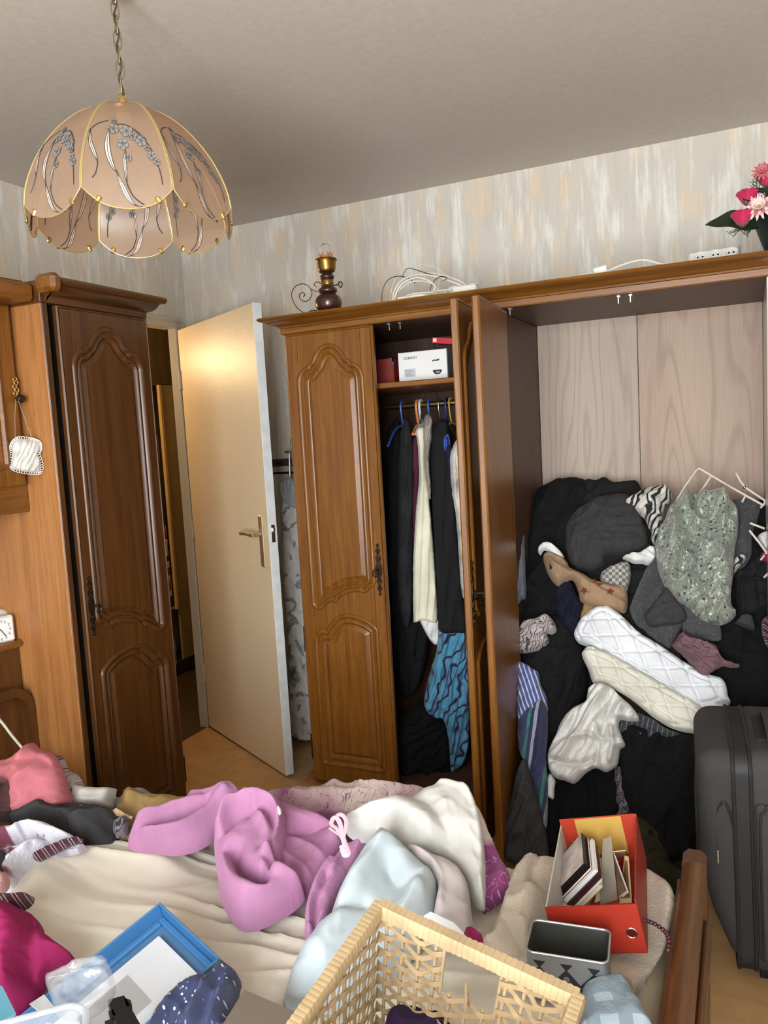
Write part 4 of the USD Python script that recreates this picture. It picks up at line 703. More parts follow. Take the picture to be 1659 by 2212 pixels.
# wicker basket
CANE = plain('pale_cane', (164, 140, 106), .45, var=.10, bscale=30, coat=.1); CANE2 = plain('rim_cane', (172, 148, 112), .42, var=.08, bscale=18, coat=.15)
t = Thing('wicker_basket', 'pale woven wicker basket with a wrapped rim, its side torn open', 'basket')
a_ = at(820, 1952, 'z', .800); b2 = at(1250, 2150, 'z', .742); ex = unit(b2 - a_); rl = ray((636, 2212))[0]; tt = ((a_ - CAM) @ ex) / (rl @ ex); ey = unit(CAM + rl * tt - a_); ez = np.cross(ey, ex); ez = ez if ez[2] > 0 else -ez; W_ = np.linalg.norm(b2 - a_); D_ = .26; HB = .235
KM = frame(a_ - ez * HB, ex, ey, ez); fl2 = np.linalg.det(KM[:3, :3]) < 0
def kb(mesh): mesh.apply_transform(KM); return mesh
ins = .018                                        # taper of the walls towards the bottom
def wall_pt(side, u, h, o=0.):                    # u along the side 0..1, h height 0..1, o outwards
    k = ins * (1 - h) - o; x0_, x1_, y0_, y1_ = k, W_ - k, k, D_ - k
    return {0: (x0_ + (x1_ - x0_) * u, y0_), 1: (x1_, y0_ + (y1_ - y0_) * u), 2: (x1_ - (x1_ - x0_) * u, y1_), 3: (x0_, y1_ - (y1_ - y0_) * u)}[side] + (h * HB,)
rng = np.random.default_rng(5)
for sd in range(4):
    le = W_ if sd in (0, 2) else D_; n = int(le / .0082); Ls = []
    for i in range(n):
        u0_, u1_ = (i + .01) / n, (i + .99) / n; k = rng.uniform(-.0003, .0003); P = []
        for dx, dz in ((-.0085, -.017), (.0085, -.017), (.0095, -.004), (.007, .004), (-.007, .004), (-.0095, -.004)):
            for u in (u0_, (u0_ + u1_) / 2, u1_):
                ex_ = .0007 if u == (u0_ + u1_) / 2 else 0; q = A(wall_pt(sd, u, 1)); ou = A([(0, -1), (1, 0), (0, 1), (-1, 0)][sd] + (0,)); P.append(q + ou * (dx + math.copysign(ex_ + k, dx)) + A([0, 0, dz + (ex_ + k) * (1 if dz > -.005 else -1)]))
        Ls.append(trimesh.convex.convex_hull(A(P)))
    for q in Ls: t.part('rim_wrap', kb(q), CANE2, smooth=45)
nst = [11, 9, 11, 9]; rows = 18
for sd in range(4):
    n = nst[sd]
    for i in range(n):
        u = (i + .5) / n
        if sd == 0 and 4 <= i <= 6: t.part('stake', kb(tube([wall_pt(sd, u, 0), wall_pt(sd, u + .004, .62 + .05 * (i == 5))], .0028, 8)), CANE); continue
        t.part('stake', kb(tube([wall_pt(sd, u, h) for h in np.linspace(0, .95, 5)], .0028, 8)), CANE)
    for r_ in range(rows):
        h = .03 + r_ * .92 / rows; gap = sd == 0 and h > .64; segs = [(0, 1)] if not gap else [(0, .36), (.66, 1)]
        for ua, ub in segs:
            m_ = max(8, int((ub - ua) * n * 6)); P = []
            for u in np.linspace(ua, ub, m_): P.append(wall_pt(sd, u, h + .007 * math.sin(u * 5 + r_ * .35) + (.0 if not gap else .02 * math.sin(u * 20)), (.0042 + .0006 * (r_ % 3)) * math.sin(math.pi * (u * n + r_ % 2))))
            P = A(P); T__ = np.gradient(P, axis=0); T__ /= np.linalg.norm(T__, axis=1, keepdims=True); sw = np.cross(T__, A([(0, -1, 0), (1, 0, 0), (0, 1, 0), (-1, 0, 0)][sd])); sw /= np.linalg.norm(sw, axis=1, keepdims=True); no = np.cross(sw, T__); V = np.vstack([P + sw * .0041 + no * .0008, P - sw * .0041 + no * .0008, P - sw * .0041 - no * .0008, P + sw * .0041 - no * .0008]); k = len(P); F = []
            for i in range(k - 1):
                for c0, c1 in ((0, 1), (1, 2), (2, 3), (3, 0)): F += [(c0 * k + i, c1 * k + i, c1 * k + i + 1), (c0 * k + i, c1 * k + i + 1, c0 * k + i + 1)]
            t.part('weaver_strand', kb(trimesh.Trimesh(V, A(F), process=False)), CANE, smooth=40)
for u in (.362, .655): t.part('broken_stake', kb(tube([wall_pt(0, u, .60), wall_pt(0, u, .95)], .0026, 8)), CANE)
t.part('broken_stake', kb(tube([wall_pt(0, .52, .5), wall_pt(0, .50, .78, -.01)], .0022, 8)), CANE)
t.part('base', kb(cbox((ins, ins, 0), (W_ - ins, D_ - ins, .006), .002)), CANE); t.done()

# ------------------------------------------------------------ small things by the bed head
t = Thing('alarm_clock', 'white square alarm clock on the headboard shelf, cut by the left edge', 'clock'); o = at(4, 1345, 'x', .335); M = frame(A([o[0], o[1], .854]), unit((.3, .95, 0)), (0, 0, 1)); hc = .088
b_ = t.part('case', place(cbox((-.05, 0, -.035), (.040, hc, 0), .006), M), WPL); t.part('dial', place(cbox((-.045, .006, 0), (.033, hc - .006, .0012), .0004), M), plain('clock_dial', (238, 240, 242), .4), b_)
for k in range(12):
    a = math.pi / 2 - (k + 1) * math.pi / 6; q = text_mesh(str(k + 1), .009, .0006); c2 = q.bounds.mean(0); q.apply_translation((-.006 + .030 * math.cos(a) - c2[0], hc / 2 + .030 * math.sin(a) - c2[1], .0013)); t.part('numeral', place(q, M), DG, b_)
for a, l in ((2.2, .018), (-1.0, .026)): t.part('hand', place(tube([(-.006, hc / 2, .003), (-.006 + l * math.cos(a), hc / 2 + l * math.sin(a), .003)], .0012, 6), M), BLACK, b_)
t.done()
t = Thing('round_white_dish', 'round white object standing behind the alarm clock', 'dish'); q = lathe([(0, .012), (.03, .012), (.046, .009), (.052, 0), (.05, -.012), (0, -.014)], 40); o = at(2, 1342, 'x', .28); t.part('body', place(q, frame(A([.28, o[1] - .006, .854 + .052]), (0, 1, 0), (0, 0, 1))), WPL); b_ = t.parts[-1][0]
t.part('slot', place(cbox((.030, -.004, .0102), (.038, .012, .0135), .0008), frame(A([.28, o[1] - .006, .906]), (0, 1, 0), (0, 0, 1))), plain('grey_slot', (120, 118, 114), .6), b_); t.done()
o1, o2 = at(30, 1364, 'z', .857), at(61, 1360, 'z', .857); dx = unit(o2 - o1); single('wooden_stick', 'flat pale wooden stick poking out over the headboard shelf', 'stick', place(extrude(LineString([(-.06, 0), (0, 0)]).buffer(.006), .002), frame((o2[0], o2[1], .8542), unit(o2 - o1), unit(np.cross((0, 0, 1), o2 - o1)))), plain('pale_stick_wood', (226, 196, 140), .6))
single('white_power_cable', 'white power cable hanging down behind the pink garment', 'cable', tube(spline(np.vstack([[(.30, -2.0, .858), (.345, -1.9, .868)], on([(-30, 1530), (0, 1556), (25, 1588), (50, 1618), (70, 1640)], (.50, -1.62, 0), (1, -.3, 0))]), 8), .0042, 8), WC)
t = Thing('lace_sachet', 'white lace-edged scented sachet hanging by a ribbon from the cupboard knob', 'sachet'); SP = lambda pts: on(pts, KP + A([.034, -.008, 0]), unit((.75, -.66, 0))); so = [(30, 955), (40, 948), (60, 949), (74, 952), (84, 958), (86, 970), (82, 980), (88, 1000), (86, 1018), (70, 1020), (50, 1018), (30, 1012), (24, 1000), (26, 980), (25, 965)]
SAT = fabric('white_satin', (214, 212, 206), rough=.45, sheen=.3, bump=.08); LACE = fabric('white_lace', (232, 230, 224), bump=.1)
t.part('ribbon', [tube(SP([(34, 862), (32, 900), (33, 950)]), .004, 8, flat=.2), tube(SP([(40, 866), (52, 900), (69, 948)]), .004, 8, flat=.2)], SAT)

# ------------------------------------------------------------ cloth: an outline laid on a plane of the place, filled out to a real folded thickness
def segdist(Q, P, closed=True):
    Aa = P; Bb = np.roll(P, -1, 0) if closed else P[1:]; Aa = Aa if closed else P[:-1]; d = Bb - Aa; L2 = np.maximum((d * d).sum(1), 1e-12); out = np.full(len(Q), 1e9)
    for k in range(0, len(Q), 4000):
        q = Q[k:k + 4000, None, :] - Aa[None]; t_ = np.clip((q * d).sum(2) / L2, 0, 1); out[k:k + 4000] = np.sqrt(((q - t_[..., None] * d) ** 2).sum(2).min(1))
    return out
def cloth(pts, o, n, thick=.03, back=.01, R=.03, folds=(), wr=(.006, .05, 60, 3.), fine=(.0012, .02), crum=(.017, .085), res=None, seed=0, rag=.0018, sharp=False, hook=None):
    """pts: outline (pixels); plane through o with normal n; thick: height in the middle, R: how far from the edge it rises,
    folds: [(pixel polyline, width, height)], wr: (height, spacing, direction in degrees on the picture, stretch)"""
    o, n = A(o, float), unit(n); e1 = unit(np.cross((0, 0, 1), n)) if abs(n[2]) < .999 else A([1., 0, 0]); e2 = np.cross(n, e1)
    loc = lambda p: (lambda X: np.column_stack([(X - o) @ e1, (X - o) @ e2]))(on(p, o, n))
    B = loc(pts if sharp else spline(pts, 6, True)); pg = Polygon(B).buffer(0); pg = pg if pg.geom_type == 'Polygon' else max(pg.geoms, key=lambda q: q.area)
    res = res or max(.004, math.sqrt(pg.area / 5200)); m_ = max(12, int(pg.exterior.length / (res * .8))); B = A([pg.exterior.interpolate(i / m_, normalized=True).coords[0] for i in range(m_)])
    if rag:
        T = np.roll(B, -1, 0) - np.roll(B, 1, 0); T /= np.maximum(np.linalg.norm(T, axis=1, keepdims=True), 1e-9); B = B + np.column_stack([-T[:, 1], T[:, 0]]) * ((fbm(np.column_stack([B * 45, np.full(m_, seed * 3.1)]), 3, seed) - .5) * 2 * rag)[:, None]; pg = Polygon(B).buffer(0); pg = pg if pg.geom_type == 'Polygon' else max(pg.geoms, key=lambda q: q.area); B = A(pg.exterior.coords)[:-1]; m_ = len(B)
    lo, hi = B.min(0), B.max(0); gx, gy = np.meshgrid(np.arange(lo[0], hi[0], res), np.arange(lo[1], hi[1], res * .87)); gx = gx + (np.arange(gx.shape[0]) % 2)[:, None] * res / 2; Q = np.column_stack([gx.ravel(), gy.ravel()])
    Q = Q[shapely.contains_xy(pg, Q[:, 0], Q[:, 1])]; d = segdist(Q, B); Q = Q[d > res * .55]; d = d[d > res * .55]
    P = np.vstack([B, Q]); d = np.concatenate([np.zeros(m_), d]); F = Delaunay(P).simplices; c_ = P[F].mean(1); F = F[shapely.contains_xy(pg, c_[:, 0], c_[:, 1])]
    s = P[F]; ar = (s[:, 1, 0] - s[:, 0, 0]) * (s[:, 2, 1] - s[:, 0, 1]) - (s[:, 1, 1] - s[:, 0, 1]) * (s[:, 2, 0] - s[:, 0, 0]); F[ar < 0] = F[ar < 0][:, ::-1]; F = F[np.abs(ar) > 1e-12]
    R = R * .7; k = np.clip(d / R, 0, 1); prof = np.sqrt(np.maximum(0, 1 - (1 - k) ** 2)); h = thick * prof
    v2 = loc([pts[0], A(pts[0]) + A([math.cos(math.radians(wr[2])), -math.sin(math.radians(wr[2]))])]); ax = unit(v2[1] - v2[0]); px_ = A([-ax[1], ax[0]]); sN = seed * 7.3
    if wr[0]:
        a, b = P @ px_, P @ ax; w1 = fbm(np.column_stack([a / wr[1] * .45, b / (wr[1] * wr[3]) * .7, np.full(len(P), sN)]), 3, seed + 1) - .5; am = noise(np.column_stack([P / (wr[1] * 1.9), np.full(len(P), sN + 5)]), seed + 2)
        ph = a / wr[1] + 2.4 * w1 + .25 * b / (wr[1] * wr[3]); r_ = 1 - np.abs(np.sin(math.pi * ph)); h = h + wr[0] * prof ** .7 * (r_ ** 1.3 * (.35 + 1.1 * am) - .35)
    if crum[0]:
        wq = np.column_stack([P, np.full(len(P), sN)]) / crum[1]; wp = wq + .9 * np.column_stack([noise(wq * .8 + 11, seed), noise(wq * .8 + 37, seed + 4), np.zeros(len(P))])
        for oc, am_ in ((1., 1.), (2.1, .55), (4.3, .22)): h = h + crum[0] * am_ * prof ** .6 * ((1 - np.abs(2 * noise(wp * oc, seed + 6) - 1)) ** 2.2 - .33)
    if fine[0]: h = h + fine[0] * prof * (2 * fbm(np.column_stack([P / fine[1], np.full(len(P), sN + 9)]), 3, seed + 3) - 1)
    for f in folds:
        C = loc(spline(f[0], 5)); q = segdist(P, C, False) / f[1]; e = np.exp(-q * q * 1.2) if f[2] > 0 else np.exp(-np.abs(q) ** 1.4 * 1.3); h = h + f[2] * e * np.minimum(1, d / (abs(f[1]) * .6 + 1e-6))
    X = o + np.outer(P[:, 0], e1) + np.outer(P[:, 1], e2)
    if hook is not None: h = hook(P, d, prof, X, h)
    h = np.where(d > 0, np.maximum(h, .0012 * prof), 0); N_ = len(P)
    hb = back * prof; Vt_, Vb = X + np.outer(h, n), X[m_:] - np.outer(hb[m_:], n); mp = np.concatenate([np.arange(m_), np.arange(m_, N_) - m_ + N_]); q = trimesh.Trimesh(np.vstack([Vt_, Vb]), np.vstack([F, mp[F][:, ::-1]]), process=False)
    return q, np.vstack([P, P[m_:]])
def put(name, label, cat, mat, pts, o, n, group=None, **k):
    q, uv = cloth(pts, o, n, **k); single(name, label, cat, q, mat, smooth=True, uv=uv, group=group)
q, uv = cloth(so, KP + A([.032, -.008, 0]), (.75, -.66, 0), thick=.016, R=.02, back=.004, wr=(.006, .014, 70, 3), seed=201, res=.0018, rag=0); t.part('pouch', q, SAT, smooth=True, uv=uv)
LA = []; O2 = SP(spline(so, 4, True)); cc = O2.mean(0)
for i, p in enumerate(O2):
    d_ = p - cc; LA.append(tube([p + d_ * .06 + A([.001, 0, 0]) + .0042 * (math.cos(a) * unit(d_) + math.sin(a) * unit(np.cross(d_, (.9, -.43, 0)))) for a in np.linspace(0, 6.283, 9)[:-1]], .0011, 5, True))
t.part('lace_edge', LA, LACE); t.part('bow', [tube(SP(spline(p_, 4)), .0028, 6, flat=.4) for p_ in ([(68, 968), (58, 960), (54, 968), (66, 972)], [(68, 968), (78, 966), (82, 974), (70, 972)], [(67, 970), (66, 990), (64, 1010)], [(68, 970), (74, 990), (78, 1012)])], SAT); t.done()

# ------------------------------------------------------------ cloth colours and prints
BLK = fabric('black_cloth', (20, 20, 21), sheen=.12, bump=.3); BLKV = fabric('black_velvet', (13, 13, 14), sheen=.2, bump=.2); BLK2 = fabric('soft_black_jersey', (28, 28, 30), sheen=.2); COAL = fabric('charcoal_jersey', (58, 57, 57), sheen=.25)
DKG = fabric('dark_grey_knit', (60, 60, 62), var=.15, weave=260, bump=.7, sheen=.3); GREYB = fabric('grey_blue_cotton', (112, 120, 132)); NAVYF = fabric('navy_cloth', (30, 34, 58)); BURG = fabric('burgundy_cloth', (84, 34, 58)); IVORY = fabric('ivory_crepe', (226, 222, 198), bump=.1)
GSAT = fabric('grey_satin', (150, 142, 134), rough=.4, bump=.05); WHT = fabric('white_cotton', (226, 226, 222), bump=.15); QW = fabric('white_quilting', (220, 222, 226), bump=.15); QC = fabric('cream_quilting', (216, 213, 200), bump=.15)
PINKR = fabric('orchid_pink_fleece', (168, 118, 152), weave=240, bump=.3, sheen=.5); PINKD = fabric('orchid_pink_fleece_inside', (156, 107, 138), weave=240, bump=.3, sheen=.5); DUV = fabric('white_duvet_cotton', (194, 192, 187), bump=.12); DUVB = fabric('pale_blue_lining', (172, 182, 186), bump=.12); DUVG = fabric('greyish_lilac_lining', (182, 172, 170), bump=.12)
CORAL = fabric('coral_pink_cotton', (178, 102, 110)); OLIVE = fabric('olive_tan_cloth', (140, 116, 72)); TOWEL = fabric('white_towel', (206, 202, 198), weave=300, bump=.6); GRYB = fabric('light_grey_sweatshirt', (136, 138, 140)); CARD = fabric('anthracite_cardigan', (54, 53, 54), weave=300, bump=.6, sheen=.35)
MAG = fabric('magenta_cloth', (140, 30, 80)); PLUSH = fabric('cream_plush', (186, 172, 156), weave=160, bump=1., sheen=.5); BEIGE = fabric('beige_knit', (154, 126, 100), weave=260, bump=.7); MAUVE = fabric('mauve_gauze', (118, 90, 96), var=.15); OLV = fabric('dark_olive_cotton', (48, 46, 32)); SHEET = fabric('cream_fitted_sheet', (210, 202, 186), bump=.1, var=.03); MATT = fabric('mattress_cover', (206, 190, 160)); STRAP = fabric('beige_strap', (176, 150, 118)); PINKK = fabric('dusty_pink_knit', (196, 150, 146), weave=220, bump=.8)
LACEW = pattern('white_lace_cloth', {'v': ('voronoi_texture', dict(scale=95., feature='distance_to_edge')), 'r': ('rgb_ramp', dict(ramp=[(.03, lin(226, 224, 220)), (.12, lin(220, 218, 214)), (.35, lin(212, 210, 206))])), }, [('uv.UV', 'v.vector'), ('v.distance', 'r.fac')], 'r.color', bscale=500., bump=.35)
def dotted(name, base, cols, scale, size, extra=None, **k):
    n = len(cols); nd = {'v': ('voronoi_texture', dict(scale=float(scale))), 's': ('separate_color', {}), 'rc': ('rgb_ramp', dict(ramp=[(i / n, lin(*c)) for i, c in enumerate(cols)], interpolate=False)), 'rm': ('rgb_ramp', dict(ramp=[(size * .8, (1, 1, 1)), (size, (0, 0, 0))])), 'x': ('mix', dict(color1=lin(*base)))}
    return pattern(name, nd, [('uv.UV', 'v.vector'), ('v.color', 's.color'), ('s.r', 'rc.fac'), ('v.distance', 'rm.fac'), ('rm.color', 'x.fac'), ('rc.color', 'x.color2')], 'x.color', **k)
FLORAL = pattern('green_floral_satin', {'v': ('voronoi_texture', dict(scale=74.)), 's': ('separate_color', {}), 'rc': ('rgb_ramp', dict(ramp=[(0, lin(34, 52, 92)), (.3, lin(52, 96, 84)), (.5, lin(150, 74, 84)), (.62, lin(70, 84, 60)), (.8, lin(214, 222, 206))], interpolate=False)), 'rm': ('rgb_ramp', dict(ramp=[(.22, (1, 1, 1)), (.34, (0, 0, 0))])),
    'n': ('noise_texture', dict(scale=48., detail=2., distortion=2.)), 'rn': ('rgb_ramp', dict(ramp=[(.40, lin(152, 156, 144)), (.44, lin(84, 100, 78)), (.475, lin(172, 182, 162)), (.53, lin(180, 182, 172)), (.56, lin(84, 96, 80)), (.60, lin(156, 160, 148)), (.68, lin(104, 114, 98))])), 'x': ('mix', {})},
    [('uv.UV', 'v.vector'), ('uv.UV', 'n.vector'), ('v.color', 's.color'), ('s.r', 'rc.fac'), ('v.distance', 'rm.fac'), ('n.fac', 'rn.fac'), ('rn.color', 'x.color1'), ('rm.color', 'x.fac'), ('rc.color', 'x.color2')], 'x.color', rough=.30, sheen=.2, coat=.15, bump=.05)
DOTS = dotted('navy_white_dots', (44, 50, 84), [(186, 192, 216), (120, 130, 170), (208, 210, 224)], 120, .26)
def zebra(name, dark, light, scale, dist, rough=.7, third=None):
    rp = [(.25, lin(*light)), (.36, lin(*dark)), (.84, lin(*dark)), (.93, lin(*light))] if third is None else [(.30, lin(*light)), (.46, lin(*dark)), (.62, lin(*dark)), (.72, lin(*third)), (.9, lin(*light))]
    return pattern(name, {'m': ('mapping', dict(rotation=(0, 0, .5))), 'w': ('wave_texture', dict(scale=float(scale), distortion=float(dist), detail=2., detail_scale=1.6)), 'r': ('rgb_ramp', dict(ramp=rp))}, [('uv.UV', 'm.vector'), ('m.vector', 'w.vector'), ('w.fac', 'r.fac')], 'r.color', rough=rough)
ZEB = zebra('black_white_zebra_print', (18, 18, 20), (206, 200, 190), 7, 8); BLUEZ = zebra('blue_black_swirl_print', (16, 18, 34), (78, 148, 180), 4.2, 8, third=(92, 86, 150)); PAIS = zebra('grey_mauve_paisley_print', (48, 44, 48), (178, 168, 166), 11, 14, third=(140, 110, 122))
def stripes(name, cols, width, rot=0., **k):
    n = len(cols); return pattern(name, {'m': ('mapping', dict(scale=(1 / width,) * 3, rotation=(0, 0, rot))), 's': ('separate_xyz', {}), 'f': ('math', dict(math_type='fraction')), 'r': ('rgb_ramp', dict(ramp=[(i / n, lin(*c)) for i, c in enumerate(cols)], interpolate=False))}, [('uv.UV', 'm.vector'), ('m.vector', 's.vector'), ('s.x', 'f.value1'), ('f.value', 'r.fac')], 'r.color', **k)
BSTR = stripes('blue_white_stripe', [(78, 92, 150), (78, 92, 150), (196, 204, 226)], .014, -.35); NSTR = stripes('navy_green_stripe', [(44, 48, 84), (44, 48, 84), (52, 58, 98), (54, 120, 112), (44, 48, 84), (150, 158, 172), (40, 42, 70)], .075, .12); PINS = stripes('dark_pinstripe', [(48, 50, 58)] * 6 + [(120, 122, 126)], .016, .2)
HOUND = pattern('check_tweed', {'m': ('mapping', dict(scale=(88, 88, 88))), 'c': ('checker_texture', dict(scale=1., color1=lin(176, 172, 158), color2=lin(58, 56, 52))), 'n': ('noise_texture', dict(scale=60.)), 'x': ('mix', dict(fac=.25))}, [('uv.UV', 'm.vector'), ('m.vector', 'c.vector'), ('uv.UV', 'n.vector'), ('c.color', 'x.color1'), ('n.fac', 'x.color2')], 'x.color', rough=.95, bump=.8, bscale=350.)
SPECK = dotted('speckled_grey_knit', (66, 66, 68), [(150, 150, 148), (190, 188, 184), (110, 110, 110)], 260, .20, rough=.95, bump=.9, bscale=300.)
LEOP = pattern('brown_leopard_print', {'v': ('voronoi_texture', dict(scale=40.)), 'r': ('rgb_ramp', dict(ramp=[(.30, lin(124, 78, 34)), (.38, lin(88, 46, 18)), (.44, lin(24, 12, 8)), (.8, lin(30, 16, 9))]))}, [('uv.UV', 'v.vector'), ('v.distance', 'r.fac')], 'r.color', rough=.3, coat=.4)
FLEE = pattern('white_fleece_maroon_bands', {'n': ('noise_texture', dict(scale=11., detail=3., distortion=.8)), 'r': ('rgb_ramp', dict(ramp=[(.36, lin(150, 140, 160)), (.42, lin(196, 194, 204)), (.54, lin(192, 190, 200)), (.57, lin(116, 48, 72)), (.62, lin(106, 42, 64)), (.66, lin(186, 180, 194))]))}, [('uv.UV', 'n.vector'), ('n.fac', 'r.fac')], 'r.color', rough=.95, sheen=.5, bump=1., bscale=180.)
KNIT = pattern('maroon_zigzag_knit', {'w': ('wave_texture', dict(scale=26., distortion=2.5, bands_direction='diagonal')), 'r': ('rgb_ramp', dict(ramp=[(.3, lin(64, 20, 38)), (.62, lin(84, 28, 50)), (.74, lin(206, 190, 192)), (.9, lin(64, 20, 38))]))}, [('uv.UV', 'w.vector'), ('w.fac', 'r.fac')], 'r.color', rough=.95, bump=1., bscale=240.)
DUVP = pattern('lilac_scroll_print_cotton', {'n': ('noise_texture', dict(scale=5., detail=2., distortion=.4)), 'r': ('rgb_ramp', dict(ramp=[(.40, lin(184, 164, 156)), (.50, lin(172, 130, 150)), (.60, lin(138, 86, 120)), (.70, lin(184, 170, 164))])), 'v': ('noise_texture', dict(scale=24., distortion=2.2)), 'rv': ('rgb_ramp', dict(ramp=[(.488, (0, 0, 0)), (.495, (1, 1, 1)), (.502, (1, 1, 1)), (.509, (0, 0, 0))])), 'x': ('mix', dict(color2=lin(104, 56, 84)))}, [('uv.UV', 'n.vector'), ('n.fac', 'r.fac'), ('uv.UV', 'v.vector'), ('v.fac', 'rv.fac'), ('rv.color', 'x.fac'), ('r.color', 'x.color1')], 'x.color')
SQU = pattern('grey_blue_square_print', {'b': ('brick_texture', dict(scale=1., offset=0., color1=lin(142, 156, 164), color2=lin(150, 164, 172), mortar=lin(120, 134, 144), mortar_size=.011, brick_width=.05, row_height=.036))}, [('uv.UV', 'b.vector')], 'b.color', bscale=300., bump=.5)
FILM = made['clear_film']; IRONC = pattern('white_botanical_print', {'n': ('noise_texture', dict(scale=9., detail=3., distortion=1.5)), 'r': ('rgb_ramp', dict(ramp=[(.50, lin(214, 210, 204)), (.55, lin(214, 210, 204)), (.58, lin(120, 124, 130)), (.63, lin(176, 168, 158)), (.70, lin(70, 110, 126))]))}, [('uv.UV', 'n.vector'), ('n.fac', 'r.fac')], 'r.color', rough=.9)
PURF = zebra('dark_purple_lace', (40, 32, 40), (110, 100, 108), 16, 10)
FANCY = fabric('white_grey_brocade', (186, 182, 176), var=.25, weave=120, bump=.6)

# ------------------------------------------------------------ the bed's mattress and sheet
MX0, MX1, MY0, MY1 = .395, 2.435, -3.04, -1.675
q = soft(MX1 - MX0, MY1 - MY0, .215, .05); q.apply_translation((MX0, MY0, .272)); single('mattress', 'mattress of the double bed under the cream sheet', 'mattress', q, MATT, smooth=60)
gx, gy = np.meshgrid(np.linspace(MX0 - .004, MX1 + .004, 300), np.linspace(MY0 - .012, MY1 + .014, 200)); P2 = np.column_stack([gx.ravel(), gy.ravel()])
ed = np.minimum.reduce([P2[:, 0] - MX0 + .004, MX1 + .004 - P2[:, 0], P2[:, 1] - MY0 + .012, MY1 + .014 - P2[:, 1]]); zz = .494 - .16 * np.clip(1 - ed / .055, 0, 1) ** 2.6
C = A([at(*p, 'z', .52)[:2] for p in spline([(70, 1985), (95, 1905), (160, 1868), (250, 1856), (340, 1862)], 5)]); zz += .050 * np.exp(-(segdist(P2, C, False) / .075) ** 2)
C = A([at(*p, 'z', .52)[:2] for p in spline([(130, 1920), (240, 1960), (330, 1960)], 5)]); zz += .030 * np.exp(-(segdist(P2, C, False) / .12) ** 2)
ang = math.radians(12); a, b = P2[:, 0] * math.cos(ang) + P2[:, 1] * math.sin(ang), -P2[:, 0] * math.sin(ang) + P2[:, 1] * math.cos(ang)
w1 = fbm(np.column_stack([a * 2.2, b * 9, np.zeros(len(P2))]), 3, 4); zz += .017 * (1 - np.abs(np.sin(math.pi * (b / .075 + 3 * w1)))) ** 1.5 * noise(np.column_stack([P2 * 5, np.ones(len(P2))]), 3) + .008 * (fbm(np.column_stack([P2 * 6, np.zeros(len(P2))]), 3, 9) - .5)
ny_, nx_ = gx.shape; idx = np.arange(nx_ * ny_).reshape(ny_, nx_); F = np.column_stack([idx[:-1, :-1].ravel(), idx[:-1, 1:].ravel(), idx[1:, 1:].ravel(), idx[1:, :-1].ravel()]); V = np.column_stack([P2, zz])
single('fitted_sheet', 'creased cream fitted sheet stretched over the bed mattress', 'bed sheet', (np.vstack([V, V - A([0, 0, .004])]), np.vstack([F, F[:, ::-1] + nx_ * ny_])), SHEET, smooth=True)

# ------------------------------------------------------------ clothes heaped in the right half of the wardrobe
NP = unit((.12, -1, .55)); OP = A([2.2, -.70, .15])
def pile(name, label, cat, mat, pts, k, **kw):
    kw.setdefault('thick', .05); kw.setdefault('R', .06); put(name, label, cat, mat, pts, OP + NP * k, NP, **kw)
pile('black_coat', 'large black garment at the very back of the heap behind the round charcoal T-shirt', 'clothing', BLK, [(1118, 1300), (1140, 1180), (1152, 1080), (1176, 1052), (1210, 1041), (1240, 1036), (1285, 1052), (1320, 1100), (1330, 1250), (1330, 1420), (1280, 1520), (1180, 1560), (1125, 1500)], -.02, thick=.08, R=.09, wr=(.025, .10, 70, 3), seed=1)
pile('black_jacket', 'black garment lying across the top of the heap against the back panel', 'clothing', BLK2, [(1255, 1068), (1290, 1043), (1309, 1037), (1330, 1046), (1378, 1046), (1392, 1090), (1420, 1200), (1420, 1400), (1350, 1500), (1290, 1450), (1262, 1300)], .005, thick=.07, wr=(.02, .08, 20, 3), seed=2)
pile('black_dress', 'black garment filling the right side of the heap above the suitcase', 'clothing', BLKV, [(1560, 1120), (1600, 1095), (1665, 1085), (1720, 1120), (1720, 1560), (1650, 1600), (1560, 1570), (1500, 1480), (1470, 1400), (1520, 1250)], .0, thick=.09, R=.1, wr=(.02, .10, 80, 3), seed=3)
pile('black_trousers', 'black trousers hanging over the left of the heap below the paisley blouse', 'clothing', BLK, [(1130, 1395), (1170, 1350), (1210, 1330), (1245, 1370), (1262, 1410), (1270, 1480), (1255, 1530), (1240, 1560), (1190, 1620), (1150, 1640), (1125, 1560)], .06, thick=.06, wr=(.022, .07, 75, 4), seed=4)
pile('black_skirt', 'black garment at the bottom of the heap under the white lace blouse', 'clothing', BLKV, [(1165, 1640), (1240, 1600), (1335, 1610), (1350, 1680), (1345, 1830), (1290, 1900), (1180, 1900), (1160, 1780)], .06, thick=.05, wr=(.015, .08, 85, 4), seed=5)
pile('black_velvet_skirt', 'black velvet garment spread below the cream mattress pad left of the suitcase', 'clothing', BLKV, [(1330, 1585), (1380, 1560), (1440, 1570), (1530, 1590), (1560, 1700), (1530, 1830), (1470, 1860), (1420, 1850), (1360, 1760), (1335, 1680)], .10, thick=.06, wr=(.018, .10, 60, 3), seed=6)
pile('olive_trousers', 'dark olive garment low in the heap behind the red box', 'clothing', OLV, [(1345, 1765), (1375, 1755), (1420, 1790), (1455, 1840), (1452, 1862), (1485, 1880), (1500, 1920), (1440, 1950), (1370, 1940), (1345, 1860)], .12, thick=.05, wr=(.02, .06, -25, 3), seed=7)
pile('purple_black_blouse', 'black blouse with a dark ruffled edge between the lace blouse and the black velvet', 'clothing', PURF, [(1338, 1580), (1352, 1590), (1358, 1640), (1352, 1700), (1362, 1770), (1345, 1800), (1334, 1740), (1330, 1660)], .115, thick=.02, R=.02, rag=.012, seed=8)
